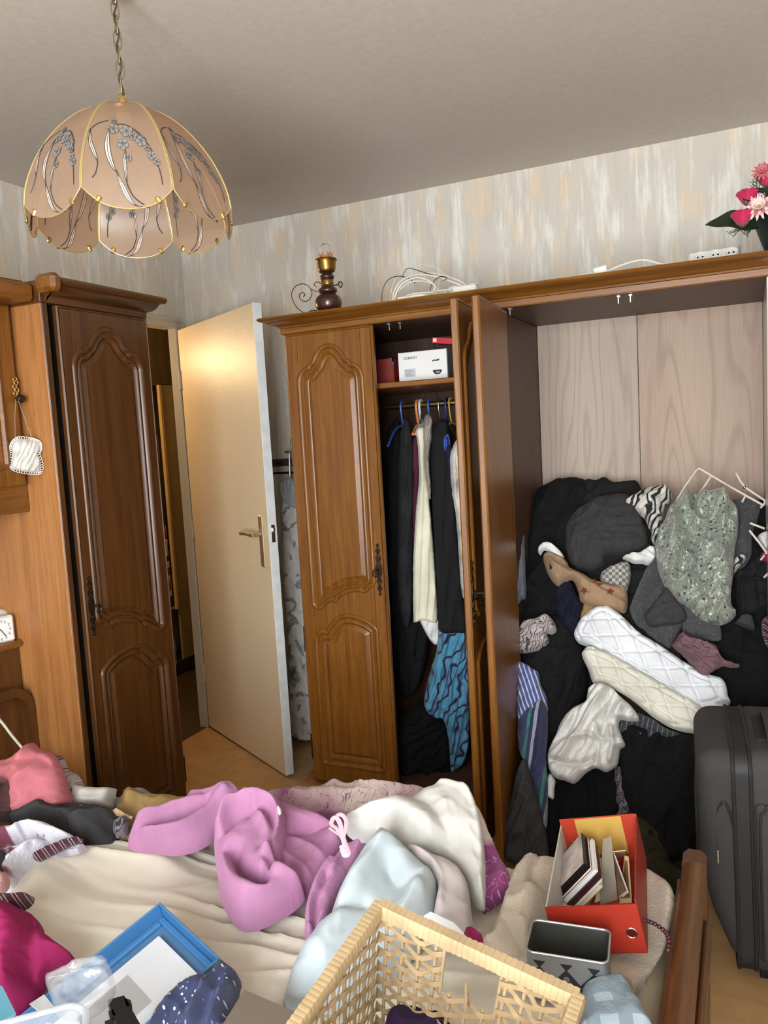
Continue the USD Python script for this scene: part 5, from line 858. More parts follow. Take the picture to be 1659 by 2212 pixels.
pile('charcoal_tshirt', 'rounded charcoal jersey T-shirt spread over the upper heap', 'clothing', COAL, [(1222, 1156), (1224, 1133), (1238, 1112), (1261, 1095), (1292, 1075), (1350, 1069), (1375, 1090), (1388, 1125), (1401, 1165), (1390, 1190), (1347, 1200), (1312, 1203), (1303, 1224), (1265, 1235), (1235, 1222), (1223, 1187)], .075, thick=.055, R=.07, wr=(.008, .07, 70, 4), seed=9)
pile('grey_striped_scarf', 'dark grey finely striped scarf creased under the cream mattress pad', 'scarf', PINS, [(1338, 1562), (1370, 1540), (1400, 1548), (1440, 1572), (1470, 1588), (1430, 1598), (1345, 1592)], .13, thick=.03, R=.03, wr=(.01, .03, -25, 4), seed=10)
pile('zebra_blouse', 'crumpled black and white zebra print blouse beside the charcoal T-shirt', 'clothing', ZEB, [(1349, 1085), (1368, 1075), (1380, 1066), (1399, 1057), (1420, 1054), (1437, 1055), (1453, 1070), (1450, 1085), (1438, 1102), (1431, 1125), (1428, 1145), (1424, 1175), (1416, 1187), (1408, 1170), (1405, 1148), (1392, 1122), (1372, 1104), (1358, 1100)], .105, thick=.045, R=.03, wr=(.016, .03, 35, 2.5), rag=.004, seed=11)
pile('white_shirt_corner', 'crumpled white cloth between the charcoal T-shirt and the floral satin', 'clothing', WHT, [(1345, 1206), (1362, 1196), (1382, 1194), (1412, 1181), (1418, 1200), (1415, 1217), (1400, 1222), (1388, 1219), (1366, 1217)], .105, thick=.03, R=.02, wr=(.012, .022, -20, 3), seed=12)
pile('tweed_sleeve', 'grey check tweed sleeve above the beige sweater', 'clothing', HOUND, [(1297, 1243), (1312, 1230), (1330, 1222), (1357, 1217), (1363, 1240), (1358, 1268), (1350, 1282), (1330, 1272), (1302, 1266)], .115, thick=.04, R=.03, wr=(.006, .03, 80, 3), seed=13)
q, uv = cloth([(1174, 1202), (1195, 1196), (1222, 1210), (1233, 1228), (1262, 1242), (1285, 1256), (1320, 1264), (1350, 1270), (1357, 1298), (1350, 1325), (1322, 1318), (1282, 1312), (1255, 1300), (1249, 1278), (1238, 1255), (1222, 1258), (1207, 1268), (1190, 1252), (1178, 1226)], OP + NP * .125, NP, thick=.045, R=.04, wr=(.009, .035, -30, 3), seed=14, folds=[([(1190, 1215), (1215, 1245)], .012, .012), ([(1240, 1250), (1290, 1285), (1340, 1300)], .02, .010)])
t = Thing('beige_sweater', 'beige sweater with glossy brown star decoration lying on the heap', 'clothing'); bd = t.part('body', q, BEIGE, smooth=True); STAR = plain('brown_sequin', (112, 50, 30), .25, .4)
def star(px, py, r, rot=0.):
    c_ = on((px, py), OP + NP * .183, NP)[0]; e1 = unit(np.cross((0, 0, 1), NP)); pg = Polygon([(rr_ * math.cos(rot + i * math.pi / 5), rr_ * math.sin(rot + i * math.pi / 5)) for i, rr_ in enumerate([r, r * .42] * 5)]); q = extrude(pg, .003); q.apply_transform(frame(c_, e1, np.cross(NP, e1), NP)); return q
t.part('star', star(1284, 1266, .030, .3), STAR, bd, label='large dark star'); t.part('star', star(1262, 1276, .014, .8), STAR, bd); t.part('star', star(1318, 1278, .014, .1), STAR, bd)
q = on([(1186, 1214), (1197, 1216), (1197, 1231), (1188, 1230)], OP + NP * .176, NP); t.part('neck_label', slab(q, .002, NP), BLK, bd); t.done()
pile('white_sock', 'white rolled collar piece at the upper left end of the beige sweater', 'clothing', WHT, [(1162, 1191), (1166, 1180), (1178, 1173), (1190, 1174), (1208, 1187), (1219, 1204), (1206, 1205), (1190, 1196), (1176, 1190), (1168, 1200)], .14, thick=.018, R=.012, wr=(.004, .02, -30, 3), seed=15)
pile('speckled_cardigan', 'speckled dark grey knitted cardigan left of the floral satin', 'clothing', SPECK, [(1418, 1205), (1398, 1228), (1384, 1255), (1370, 1288), (1360, 1318), (1374, 1348), (1400, 1372), (1425, 1392), (1444, 1402), (1458, 1385), (1476, 1352), (1492, 1330), (1475, 1306), (1445, 1280), (1428, 1245)], .085, thick=.06, R=.05, wr=(.018, .05, 55, 3), seed=16, folds=[([(1400, 1240), (1385, 1290), (1372, 1330)], .02, .02), ([(1425, 1265), (1400, 1310), (1390, 1350)], .015, -.02)])
pile('speckled_knit_cuff', 'folded speckled grey knit hem under the floral satin', 'clothing', SPECK, [(1474, 1332), (1478, 1310), (1510, 1330), (1552, 1350), (1558, 1366), (1555, 1384), (1515, 1382), (1478, 1372)], .115, thick=.035, R=.03, wr=(.004, .03, 0, 3), seed=17)
pile('grey_knit_jacket', 'dark grey tweed knit jacket at the right behind the floral satin', 'clothing', SPECK, [(1560, 1095), (1600, 1082), (1642, 1088), (1638, 1130), (1626, 1165), (1622, 1210), (1600, 1235), (1575, 1245), (1565, 1160)], .075, thick=.05, R=.05, wr=(.012, .05, 75, 3), seed=18)
pile('floral_satin_blouse', 'shiny pale green floral satin blouse crumpled over the heap', 'clothing', FLORAL, [(1419, 1163), (1425, 1145), (1433, 1131), (1440, 1113), (1450, 1095), (1470, 1077), (1490, 1070), (1512, 1066), (1545, 1063), (1562, 1068), (1572, 1080), (1586, 1092), (1592, 1108), (1594, 1145), (1587, 1190), (1583, 1240), (1579, 1290), (1582, 1312), (1590, 1326), (1578, 1342), (1548, 1353), (1525, 1348), (1508, 1338), (1482, 1310), (1456, 1295), (1440, 1275), (1428, 1250), (1420, 1225), (1417, 1190)], .14, thick=.07, R=.05, wr=(.045, .055, 75, 2.6), fine=(.004, .02), seed=19, res=.0042,
     crum=(.026, .06), folds=[([(1445, 1110), (1460, 1190), (1450, 1270)], .018, 0.048), ([(1500, 1080), (1488, 1160), (1510, 1240), (1530, 1300)], .02, -0.056), ([(1475, 1090), (1500, 1140), (1520, 1150)], .016, 0.048), ([(1560, 1090), (1555, 1180), (1560, 1250)], .02, 0.045), ([(1535, 1100), (1530, 1170)], .014, -0.048), ([(1450, 1280), (1500, 1260), (1540, 1230)], .016, 0.045), ([(1500, 1320), (1545, 1290), (1575, 1240)], .018, 0.042)])
pile('mauve_scarf', 'crinkled mauve scarf lying over the upper mattress pad', 'scarf', MAUVE, [(1452, 1395), (1462, 1380), (1474, 1366), (1495, 1376), (1525, 1384), (1545, 1392), (1553, 1412), (1570, 1428), (1597, 1436), (1590, 1443), (1566, 1440), (1548, 1446), (1530, 1458), (1512, 1456), (1492, 1436), (1470, 1412)], .168, thick=.03, R=.025, wr=(.016, .018, -35, 4), crum=(.022, .04), rag=.006, seed=20)
def quilt(th1, th2, sp, am):
    def f(P, d, prof, X, h):
        out = np.zeros(len(P))
        for th in (th1, th2): v = (P[:, 0] * math.cos(th) + P[:, 1] * math.sin(th)) / sp; e = np.abs(v - np.round(v)) * sp; out -= am * np.exp(-(e / .0055) ** 2)
        e = np.abs(d - .028); return h + (out - am * 1.2 * np.exp(-(e / .004) ** 2)) * np.minimum(1, d / .01)
    return f
pile('white_mattress_pad', 'folded white quilted mattress pad, the upper of the two', 'mattress pad', QW, [(1240, 1372), (1246, 1352), (1260, 1332), (1283, 1315), (1300, 1310), (1318, 1312), (1345, 1332), (1380, 1366), (1430, 1397), (1476, 1428), (1520, 1454), (1556, 1464), (1568, 1480), (1573, 1503), (1578, 1518), (1562, 1530), (1510, 1540), (1440, 1500), (1386, 1465), (1330, 1432), (1280, 1402), (1252, 1390)], .125, thick=.055, R=.045, wr=(.004, .10, -35, 3), crum=(0, .05), hook=quilt(.35, 1.62, .058, .011), seed=21, res=.0042)
pile('cream_mattress_pad', 'folded cream quilted mattress pad, the lower of the two', 'mattress pad', QC, [(1257, 1416), (1262, 1403), (1276, 1396), (1300, 1405), (1322, 1414), (1386, 1452), (1460, 1493), (1515, 1528), (1530, 1560), (1512, 1582), (1490, 1584), (1450, 1573), (1413, 1551), (1370, 1516), (1345, 1500), (1312, 1482), (1282, 1476), (1272, 1450)], .155, thick=.05, R=.04, wr=(.005, .09, -35, 3), crum=(0, .05), hook=quilt(.30, 1.55, .058, .009), seed=22, res=.0042)
pile('white_lace_blouse', 'white lace blouse tumbled down over the lower heap', 'clothing', LACEW, [(1268, 1502), (1274, 1484), (1295, 1477), (1322, 1486), (1345, 1509), (1368, 1530), (1381, 1556), (1362, 1559), (1340, 1557), (1338, 1575), (1351, 1610), (1340, 1620), (1337, 1640), (1331, 1656), (1310, 1668), (1288, 1660), (1268, 1669), (1242, 1692), (1220, 1686), (1200, 1680), (1186, 1660), (1184, 1625), (1196, 1600), (1214, 1556), (1240, 1530), (1264, 1516)], .165, thick=.055, R=.03, wr=(.022, .032, 60, 2.5), rag=.002, seed=23, crum=(.012, .09), folds=[([(1300, 1495), (1275, 1550), (1215, 1640)], .022, .035), ([(1326, 1505), (1306, 1570), (1290, 1650)], .012, -.035), ([(1225, 1605), (1270, 1592), (1305, 1600)], .010, .025), ([(1195, 1645), (1250, 1655), (1290, 1640)], .010, -.035), ([(1345, 1525), (1330, 1548), (1345, 1556)], .012, .03), ([(1320, 1575), (1325, 1610), (1318, 1645)], .009, .03), ([(1288, 1570), (1300, 1610), (1292, 1650)], .008, .022), ([(1240, 1560), (1225, 1600)], .010, -.02)])
pile('white_cuff', 'small white cuff edged in black hanging below the lace blouse', 'clothing', WHT, [(1186, 1672), (1199, 1684), (1198, 1705), (1196, 1726), (1188, 1724), (1178, 1716)], .15, thick=.012, R=.01, wr=(.003, .02, 90, 3), seed=24)
pile('paisley_blouse', 'small crumpled grey and mauve paisley blouse beside the open door edge', 'clothing', PAIS, [(1112, 1385), (1122, 1360), (1135, 1342), (1158, 1338), (1176, 1330), (1192, 1336), (1203, 1360), (1194, 1371), (1182, 1370), (1185, 1388), (1166, 1404), (1140, 1411), (1118, 1408)], .14, thick=.05, R=.03, wr=(.016, .03, 20, 2.5), rag=.003, seed=25)
pile('blue_striped_shirt', 'blue and white striped shirt sliding down beside the open wardrobe door', 'clothing', BSTR, [(1118, 1440), (1132, 1433), (1150, 1444), (1163, 1452), (1168, 1478), (1181, 1505), (1183, 1540), (1170, 1570), (1140, 1590), (1120, 1560)], .145, thick=.035, R=.03, wr=(.012, .03, 70, 4), seed=26)
pile('navy_striped_scarf', 'navy scarf with green and white stripes hanging below the blue shirt', 'scarf', NSTR, [(1120, 1560), (1140, 1530), (1165, 1510), (1181, 1530), (1184, 1580), (1180, 1640), (1184, 1700), (1180, 1790), (1164, 1740), (1150, 1690), (1135, 1650), (1122, 1620)], .17, thick=.03, R=.03, wr=(.014, .03, 80, 6), seed=27)
pile('grey_knit_shawl', 'dark grey knitted shawl lying at the foot of the open wardrobe door', 'clothing', DKG, [(1075, 1800), (1100, 1740), (1120, 1660), (1136, 1640), (1152, 1690), (1168, 1745), (1180, 1800), (1182, 1865), (1130, 1870), (1078, 1850)], .19, thick=.05, R=.05, wr=(.02, .035, 75, 4), seed=28)
pile('grey_blue_sleeve', 'grey blue sleeve hanging down between the open door and the heap', 'clothing', GREYB, [(1112, 1050), (1122, 1075), (1131, 1130), (1134, 1200), (1137, 1285), (1128, 1296), (1116, 1298), (1106, 1200), (1106, 1100)], .10, thick=.03, R=.02, wr=(.008, .03, 88, 5), seed=29)
pile('pink_scrap', 'bright pink cloth peeping out at the right edge by the white hanger', 'clothing', MAG, [(1642, 1200), (1656, 1190), (1680, 1188), (1680, 1228), (1652, 1220)], .13, thick=.02, R=.015, seed=30)
pile('white_scrap', 'white cloth at the right edge above the pink cloth', 'clothing', WHT, [(1636, 1160), (1652, 1150), (1680, 1155), (1680, 1190), (1650, 1188)], .12, thick=.02, R=.015, seed=31)
pile('maroon_print_scrap', 'dark maroon printed cloth at the right edge above the suitcase', 'clothing', KNIT, [(1646, 1345), (1662, 1330), (1690, 1330), (1690, 1410), (1655, 1395)], .12, thick=.02, R=.015, seed=32)
pile('grey_shirt_tail', 'grey cloth corner beside the lower end of the floral satin', 'clothing', COAL, [(1588, 1345), (1604, 1328), (1622, 1330), (1630, 1350), (1628, 1362), (1600, 1352)], .12, thick=.015, R=.01, seed=33)
pile('charcoal_cotton_piece', 'smooth charcoal cloth tucked into the speckled cardigan below the floral satin', 'clothing', COAL, [(1393, 1330), (1408, 1308), (1425, 1288), (1440, 1270), (1462, 1298), (1484, 1328), (1474, 1345), (1440, 1352), (1404, 1354)], .155, thick=.02, R=.02, wr=(.006, .03, 40, 3), seed=34)
pile('brown_fringe', 'olive brown fringe under the left end of the upper mattress pad', 'clothing', OLIVE, [(1256, 1312), (1268, 1302), (1288, 1308), (1276, 1324), (1262, 1340), (1254, 1348)], .115, thick=.015, R=.012, rag=.008, seed=35)
pile('white_print_scrap', 'small crumpled black and white cloth right of the floral satin', 'clothing', ZEB, [(1584, 1212), (1598, 1199), (1612, 1206), (1600, 1222), (1590, 1234), (1582, 1236)], .14, thick=.02, R=.012, seed=36)
pile('dark_grey_tunic', 'dark grey garment at the right between the floral satin and the frame edge', 'clothing', BLK2, [(1586, 1245), (1605, 1228), (1630, 1205), (1650, 1190), (1672, 1210), (1672, 1300), (1640, 1322), (1612, 1330), (1594, 1322)], .095, thick=.04, R=.03, wr=(.016, .04, 80, 3), seed=37)
pile('navy_jumper', 'very dark navy garment under the beige sweater', 'clothing', fabric('midnight_navy', (20, 22, 38)), [(1205, 1265), (1228, 1250), (1250, 1290), (1262, 1310), (1256, 1345), (1238, 1375), (1210, 1340), (1200, 1300)], .085, thick=.035, R=.03, wr=(.014, .04, 70, 3), seed=38)
# white hanger
t = Thing('white_hanger', 'white multi-tier plastic clothes hanger sticking out of the heap', 'clothes hanger'); WHP = plain('white_hanger_plastic', (226, 216, 204), .4); hp = lambda pts, k=.16: on(pts, OP + NP * k, NP)
for pts, nm, r in (([(1458, 1088), (1480, 1050), (1504, 1016), (1509, 1012), (1516, 1015), (1580, 1053), (1648, 1091), (1651, 1090)], 'bar', .0042), ([(1508, 1068), (1522, 1050), (1535, 1030)], 'strut', .0036), ([(1590, 1022), (1600, 1040), (1610, 1053), (1652, 1081), (1651, 1088), (1643, 1097)], 'hook_arm', .0040), ([(1603, 1085), (1609, 1073)], 'strut', .0036), ([(1620, 1130), (1652, 1142)], 'bar', .0040), ([(1619, 1146), (1640, 1172), (1662, 1202)], 'bar', .0040), ([(1643, 1210), (1655, 1195)], 'strut', .0036), ([(1650, 1248), (1668, 1228)], 'strut', .0036)):
    t.part(nm, tube(hp(pts), r, 8), WHP)
q = trimesh.creation.icosphere(2, .006); q.apply_translation(hp([(1608, 1053)])[0]); t.part('rivet', q, STEEL); t.done()

# ------------------------------------------------------------ clothes hanging in the left half
NH = unit((.42, -.9, .02))
def hang(name, label, mat, pts, y, hook, hcol, cat='clothing', **kw):
    kw.setdefault('thick', .035); kw.setdefault('back', .05); kw.setdefault('R', .04); o = A([1.45, y, 1.]); t = Thing(name, label, cat); q, uv = cloth(pts, o, NH, **kw); t.part('cloth', q, mat, smooth=True, uv=uv); t.done()
    if hook:
        hx, hy0, hy1 = hook; c_ = at(hx, hy0, 'y', -.33); b_ = on((hx + (3 if hy1 - hy0 < 60 else 0), hy1), o, NH)[0]; r = .019; yo = c_[1]; pts3 = [(c_[0], yo + r * math.cos(a), 1.580 + r * math.sin(a)) for a in np.linspace(-.3, math.pi, 9)] + [(c_[0], yo - r, 1.56), (c_[0], yo - r * .6, 1.53), (c_[0], yo - .006, 1.515), (c_[0], yo, 1.50)]
        h = Thing('clothes_hanger', hcol[2] + ' hanger on the brass rail holding the ' + name.replace('_', ' '), 'clothes hanger'); h.part('hook', tube(spline(pts3, 3), hcol[1], 8), hcol[0]); e_ = .19 if hcol[2] == 'blue' else .09; h.part('shoulder_bar', tube(spline([(c_[0] + .01, yo - e_, 1.50 - e_ * .4), (c_[0], yo - e_ * .45, 1.485), (c_[0], yo, 1.50), (c_[0], yo + .08, 1.485), (c_[0], yo + .19, 1.43)], 4), hcol[1] * 1.2, 8), hcol[0]); h.done()
HB_ = plain('blue_hanger_plastic', (52, 84, 170), .35); HO = plain('orange_hanger_plastic', (206, 122, 76), .35); HW = plain('grey_white_hanger_plastic', (196, 200, 196), .35); HD = plain('navy_hanger_plastic', (30, 40, 104), .35); HY = plain('yellow_hanger_plastic', (190, 170, 60), .35)
hang('black_blouse', 'black clothes in the shadow at the far left of the rail', BLK, [(836, 960), (846, 920), (858, 905), (868, 930), (872, 1000), (872, 1200), (866, 1400), (850, 1450), (838, 1300)], -.26, None, None, wr=(.015, .04, 88, 6), seed=40)
hang('charcoal_dress', 'charcoal speckled dress hanging left of the burgundy one', fabric('charcoal_dress_cloth', (36, 36, 38), var=.2), [(864, 960), (868, 925), (876, 905), (886, 915), (892, 960), (894, 1060), (892, 1200), (888, 1335), (870, 1345), (858, 1250), (860, 1080)], -.36, (869, 872, 925), (HB_, .0042, 'blue'), wr=(.012, .035, 88, 7), seed=41)
hang('burgundy_dress', 'burgundy dress seen between the charcoal and the ivory garments', BURG, [(884, 985), (890, 955), (898, 940), (908, 960), (912, 1060), (908, 1180), (900, 1210), (890, 1190), (884, 1100)], -.34, (902, 868, 920), (HO, .0055, 'orange'), wr=(.012, .03, 88, 7), seed=42)
hang('ivory_skirt', 'ivory crepe skirt hanging from clips, brightest of the row', IVORY, [(899, 928), (916, 924), (920, 950), (918, 1000), (926, 1060), (934, 1150), (942, 1260), (945, 1338), (935, 1345), (915, 1340), (897, 1344), (893, 1335), (892, 1250), (894, 1180), (900, 1090), (905, 1030), (903, 970)], -.42, (909, 866, 925), (HW, .0055, 'grey white'), thick=.03, R=.025, wr=(.010, .04, 88, 10), crum=(.003, .10), seed=43)
single('hanger_clip', 'metal clip holding the ivory skirt on its hanger', 'clip', [cbox(at(903, 926, 'y', -.40) - A([0, .004, 0]), at(916, 914, 'y', -.40) + A([0, .004, 0]), .001), tube([at(909, 915, 'y', -.40), at(910, 895, 'y', -.38)], .003, 8), cbox(at(908, 926, 'y', -.41) - A([0, .004, 0]), at(915, 921, 'y', -.41) + A([0, .004, 0]), .001)], STEEL)
hang('white_shirt_tail', 'white shirt tail showing under the ivory skirt', WHT, [(908, 1335), (945, 1335), (948, 1365), (946, 1388), (938, 1392), (926, 1378), (915, 1358)], -.40, None, None, thick=.02, R=.02, wr=(.008, .03, 80, 4), seed=44)
hang('grey_satin_scarf', 'grey satin scarf draped beside the ivory skirt', GSAT, [(914, 912), (924, 894), (934, 905), (934, 940), (930, 970), (928, 1010), (932, 1050), (930, 1080), (922, 1060), (917, 1010), (914, 960)], -.44, (928, 868, 900), (HB_, .0042, 'bright blue'), thick=.025, R=.018, wr=(.014, .022, 82, 4), seed=45)
hang('long_black_dress', 'long black dress hanging right of the ivory skirt', BLK2, [(930, 960), (938, 925), (952, 905), (968, 915), (976, 960), (982, 1060), (992, 1180), (1004, 1300), (1006, 1360), (980, 1366), (950, 1364), (946, 1320), (940, 1200), (934, 1100)], -.43, (950, 868, 910), (STEEL, .002, 'thin wire'), thick=.05, wr=(.010, .05, 86, 9), crum=(.004, .10), seed=46)
hang('blue_trim_blouse', 'dark blouse with a royal blue white-edged strap near the wardrobe partition', NAVYF, [(958, 950), (963, 936), (970, 938), (975, 960), (978, 1000), (980, 1040), (972, 1050), (964, 1010)], -.46, (965, 866, 940), (HD, .0042, 'navy'), thick=.02, R=.012, wr=(.006, .02, 85, 4), seed=47)
single('blue_strap', 'royal blue strap with white edging hanging in front of the dark blouse', 'strap', [tube(on(spline([(962, 945), (960, 955), (962, 970), (968, 972), (970, 955), (967, 940)], 5, True), (1.45, -.49, 1), NH), .004, 8, True), tube(on(spline([(965, 948), (964, 962), (967, 966)], 4), (1.45, -.495, 1), NH), .0035, 8)], plain('royal_blue_cloth', (40, 80, 170), .6))
hang('brocade_jacket', 'white and grey brocade jacket at the right end of the rail', FANCY, [(972, 990), (978, 965), (988, 950), (1000, 960), (1006, 1050), (1006, 1200), (1004, 1290), (996, 1270), (990, 1180), (984, 1110), (976, 1060)], -.50, (973, 866, 950), (HY, .003, 'yellow'), thick=.03, R=.025, wr=(.008, .03, 85, 5), seed=48)
hang('blue_swirl_dress', 'bright blue and black swirl print dress hanging below the long black dress', BLUEZ, [(950, 1358), (968, 1352), (985, 1358), (1006, 1362), (1012, 1450), (1014, 1540), (1010, 1620), (996, 1650), (976, 1662), (966, 1650), (968, 1600), (958, 1555), (940, 1548), (918, 1530), (920, 1490), (930, 1450), (942, 1410)], -.42, None, None, thick=.04, R=.03, wr=(.022, .032, 80, 5), seed=49)
hang('black_bags', 'glossy black bags heaped on the wardrobe floor under the clothes', BLKV, [(862, 1560), (890, 1530), (915, 1520), (945, 1545), (965, 1570), (975, 1640), (980, 1690), (920, 1700), (866, 1690), (858, 1620)], -.40, None, None, thick=.06, wr=(.02, .05, 30, 2), seed=50)
hang('long_black_skirt', 'long black skirt hanging at the left under the charcoal dress', BLK, [(852, 1250), (880, 1230), (905, 1240), (920, 1300), (925, 1380), (915, 1450), (890, 1500), (862, 1480)], -.28, None, None, thick=.05, wr=(.02, .05, 85, 6), seed=51)

# ------------------------------------------------------------ clothes and covers on the bed
def nb(k, s=.18): return unit((.40 * k + s * 0, -.92 * k, 1))
def bed(name, label, cat, mat, pts, anchor, z, k, **kw):
    kw.setdefault('thick', .05); kw.setdefault('R', .05); kw.setdefault('back', .006); put(name, label, cat, mat, pts, at(*anchor, 'z', z), nb(k), **kw)
# far edge and left heap
bed('patterned_duvet', 'lilac and cream scroll-printed duvet along the far edge of the bed', 'duvet', DUVP, [(515, 1745), (530, 1730), (560, 1726), (605, 1725), (650, 1720), (694, 1710), (722, 1707), (760, 1716), (795, 1714), (825, 1711), (860, 1710), (890, 1714), (925, 1724), (960, 1735), (950, 1790), (880, 1830), (780, 1830), (690, 1815), (610, 1790), (540, 1770)], (700, 1770), .52, .35, thick=.055, R=.05, wr=(.022, .06, 8, 3), seed=60, folds=[([(640, 1760), (720, 1745), (820, 1750)], .02, .02), ([(560, 1745), (620, 1740), (700, 1725)], .02, -.02), ([(700, 1775), (780, 1765), (840, 1750)], .018, -.02)])
bed('grey_sweatshirt', 'light grey sweatshirt at the far left behind the olive cloth', 'clothing', GRYB, [(238, 1745), (258, 1728), (280, 1712), (300, 1705), (320, 1708), (342, 1730), (350, 1750), (300, 1770), (250, 1775)], (290, 1750), .52, .9, thick=.04, R=.04, wr=(.012, .05, -30, 3), seed=61)
bed('olive_cloth', 'olive tan garment spread before the tall cabinet', 'clothing', OLIVE, [(240, 1785), (256, 1758), (272, 1735), (292, 1722), (310, 1724), (345, 1731), (385, 1732), (418, 1740), (450, 1770), (400, 1830), (320, 1848), (275, 1848), (244, 1840)], (300, 1830), .51, .5, thick=.045, R=.05, wr=(.008, .08, 10, 3), seed=62, folds=[([(280, 1735), (300, 1745), (290, 1760)], .018, .03)])
bed('white_folded_towel', 'folded white towel between the coral shirt and the olive cloth', 'towel', TOWEL, [(165, 1700), (200, 1702), (248, 1703), (252, 1712), (246, 1735), (240, 1748), (200, 1745), (168, 1742)], (210, 1745), .56, 1.4, thick=.05, R=.025, wr=(.003, .06, 0, 3), seed=63, sharp=False)
bed('lace_frill', 'grey lace frill behind the right side of the coral shirt', 'clothing', PAIS, [(118, 1632), (132, 1636), (144, 1652), (147, 1664), (158, 1668), (170, 1676), (178, 1686), (182, 1712), (180, 1738), (160, 1742), (140, 1700)], (160, 1740), .56, 2.2, thick=.03, R=.02, rag=.008, wr=(.010, .02, 70, 2), seed=64)
bed('beige_strap', 'thin beige strap lying over the dark cardigan', 'strap', STRAP, [(170, 1738), (200, 1742), (250, 1752), (296, 1768), (290, 1771), (250, 1762), (200, 1752), (172, 1746)], (220, 1760), .60, .6, thick=.012, R=.01, wr=(.002, .03, -15, 4), seed=65)
bed('coral_shirt', 'coral pink cotton shirt standing up in folds at the left', 'clothing', CORAL, [(-20, 1650), (0, 1642), (25, 1636), (48, 1622), (66, 1608), (73, 1605), (82, 1612), (92, 1620), (108, 1623), (122, 1634), (136, 1660), (146, 1690), (155, 1722), (155, 1734), (140, 1742), (128, 1752), (100, 1760), (60, 1772), (24, 1782), (10, 1760), (-20, 1740)], (80, 1765), .585, 2.2, thick=.06, R=.06, wr=(.012, .07, 45, 3), seed=66, folds=[([(70, 1615), (60, 1660), (75, 1720)], .03, .02), ([(30, 1645), (90, 1640), (120, 1650)], .025, -.018), ([(140, 1735), (120, 1740)], .012, .02)])
bed('leopard_bag', 'glossy brown leopard print bag at the left edge', 'bag', LEOP, [(-30, 1685), (0, 1680), (20, 1684), (29, 1692), (27, 1706), (22, 1720), (24, 1790), (18, 1812), (-30, 1815)], (10, 1800), .59, 1.8, thick=.05, R=.03, wr=(.004, .04, 80, 3), seed=67)
bed('anthracite_cardigan', 'anthracite knitted cardigan in a heap below the coral shirt', 'clothing', CARD, [(18, 1800), (30, 1776), (60, 1764), (85, 1752), (105, 1744), (140, 1741), (175, 1740), (210, 1744), (240, 1750), (258, 1760), (268, 1775), (285, 1792), (262, 1806), (252, 1834), (220, 1842), (185, 1842), (150, 1815), (100, 1806), (50, 1808)], (140, 1838), .53, .9, thick=.07, R=.06, wr=(.022, .07, 25, 2.5), seed=68, folds=[([(60, 1780), (120, 1770), (170, 1790), (230, 1815)], .025, .03), ([(140, 1752), (165, 1762), (185, 1755)], .018, -.03), ([(100, 1795), (150, 1790), (180, 1815)], .02, -.03), ([(180, 1830), (200, 1800), (240, 1775)], .02, .025)])
bed('purple_lace_trim', 'dark purple ruffled lace trim at the end of the anthracite cardigan', 'clothing', PURF, [(248, 1780), (262, 1768), (276, 1768), (283, 1785), (276, 1802), (260, 1812), (246, 1805)], (262, 1808), .565, .8, thick=.02, R=.015, rag=.006, seed=69)
t = Thing('fleece_throw', 'white and lilac fleece throw with maroon bands at the left', 'blanket'); q, uv = cloth([(-30, 1800), (0, 1798), (30, 1796), (60, 1792), (90, 1796), (118, 1795), (150, 1806), (178, 1820), (188, 1838), (160, 1848), (120, 1858), (92, 1872), (70, 1890), (55, 1915), (45, 1938), (20, 1945), (12, 1930), (28, 1890), (20, 1870), (-30, 1860)], at(90, 1880, 'z', .55), nb(.7), thick=.055, R=.05, back=.006, wr=(.016, .06, 15, 3), seed=70, crum=(.022, .09), folds=[([(60, 1800), (110, 1815), (160, 1815)], .02, .03), ([(40, 1830), (90, 1835), (170, 1835)], .016, -.04), ([(100, 1850), (60, 1880), (40, 1925)], .02, .035)]); t.part('cloth', q, FLEE, smooth=True, uv=uv)
q, uv = cloth([(72, 1852), (88, 1842), (110, 1832), (140, 1818), (172, 1811), (178, 1817), (150, 1826), (116, 1842), (96, 1852), (80, 1860)], at(90, 1880, 'z', .55) + nb(.7) * .055, nb(.7), thick=.022, R=.014, back=.02, wr=(.004, .012, 100, 2), crum=(.004, .03), seed=170); t.part('braided_trim', q, KNIT, smooth=True, uv=uv, label='maroon and white braided trim'); t.done()
bed('black_knit', 'black knitted garment at the left edge under the fleece throw', 'clothing', CARD, [(-30, 1840), (0, 1842), (22, 1850), (32, 1870), (26, 1892), (14, 1902), (-30, 1905)], (10, 1895), .57, .9, thick=.04, R=.03, wr=(.01, .03, 60, 2), seed=71)
bed('pink_roll', 'dusty pink rolled sock at the left edge', 'clothing', PINKK, [(-30, 1885), (0, 1882), (16, 1890), (22, 1905), (18, 1922), (4, 1932), (-30, 1935)], (8, 1928), .585, .9, thick=.035, R=.03, wr=(.003, .02, 0, 3), seed=72, folds=[([(0, 1900), (8, 1905), (2, 1915), (-6, 1908)], .008, -.015)])
bed('maroon_knit_scarf', 'maroon and white zigzag knitted scarf end at the left', 'scarf', KNIT, [(-30, 1945), (5, 1940), (35, 1938), (60, 1934), (74, 1940), (73, 1952), (60, 1964), (40, 1975), (28, 1990), (10, 1998), (-30, 2005)], (30, 1990), .58, .7, thick=.04, R=.03, wr=(.005, .03, 20, 3), seed=73)
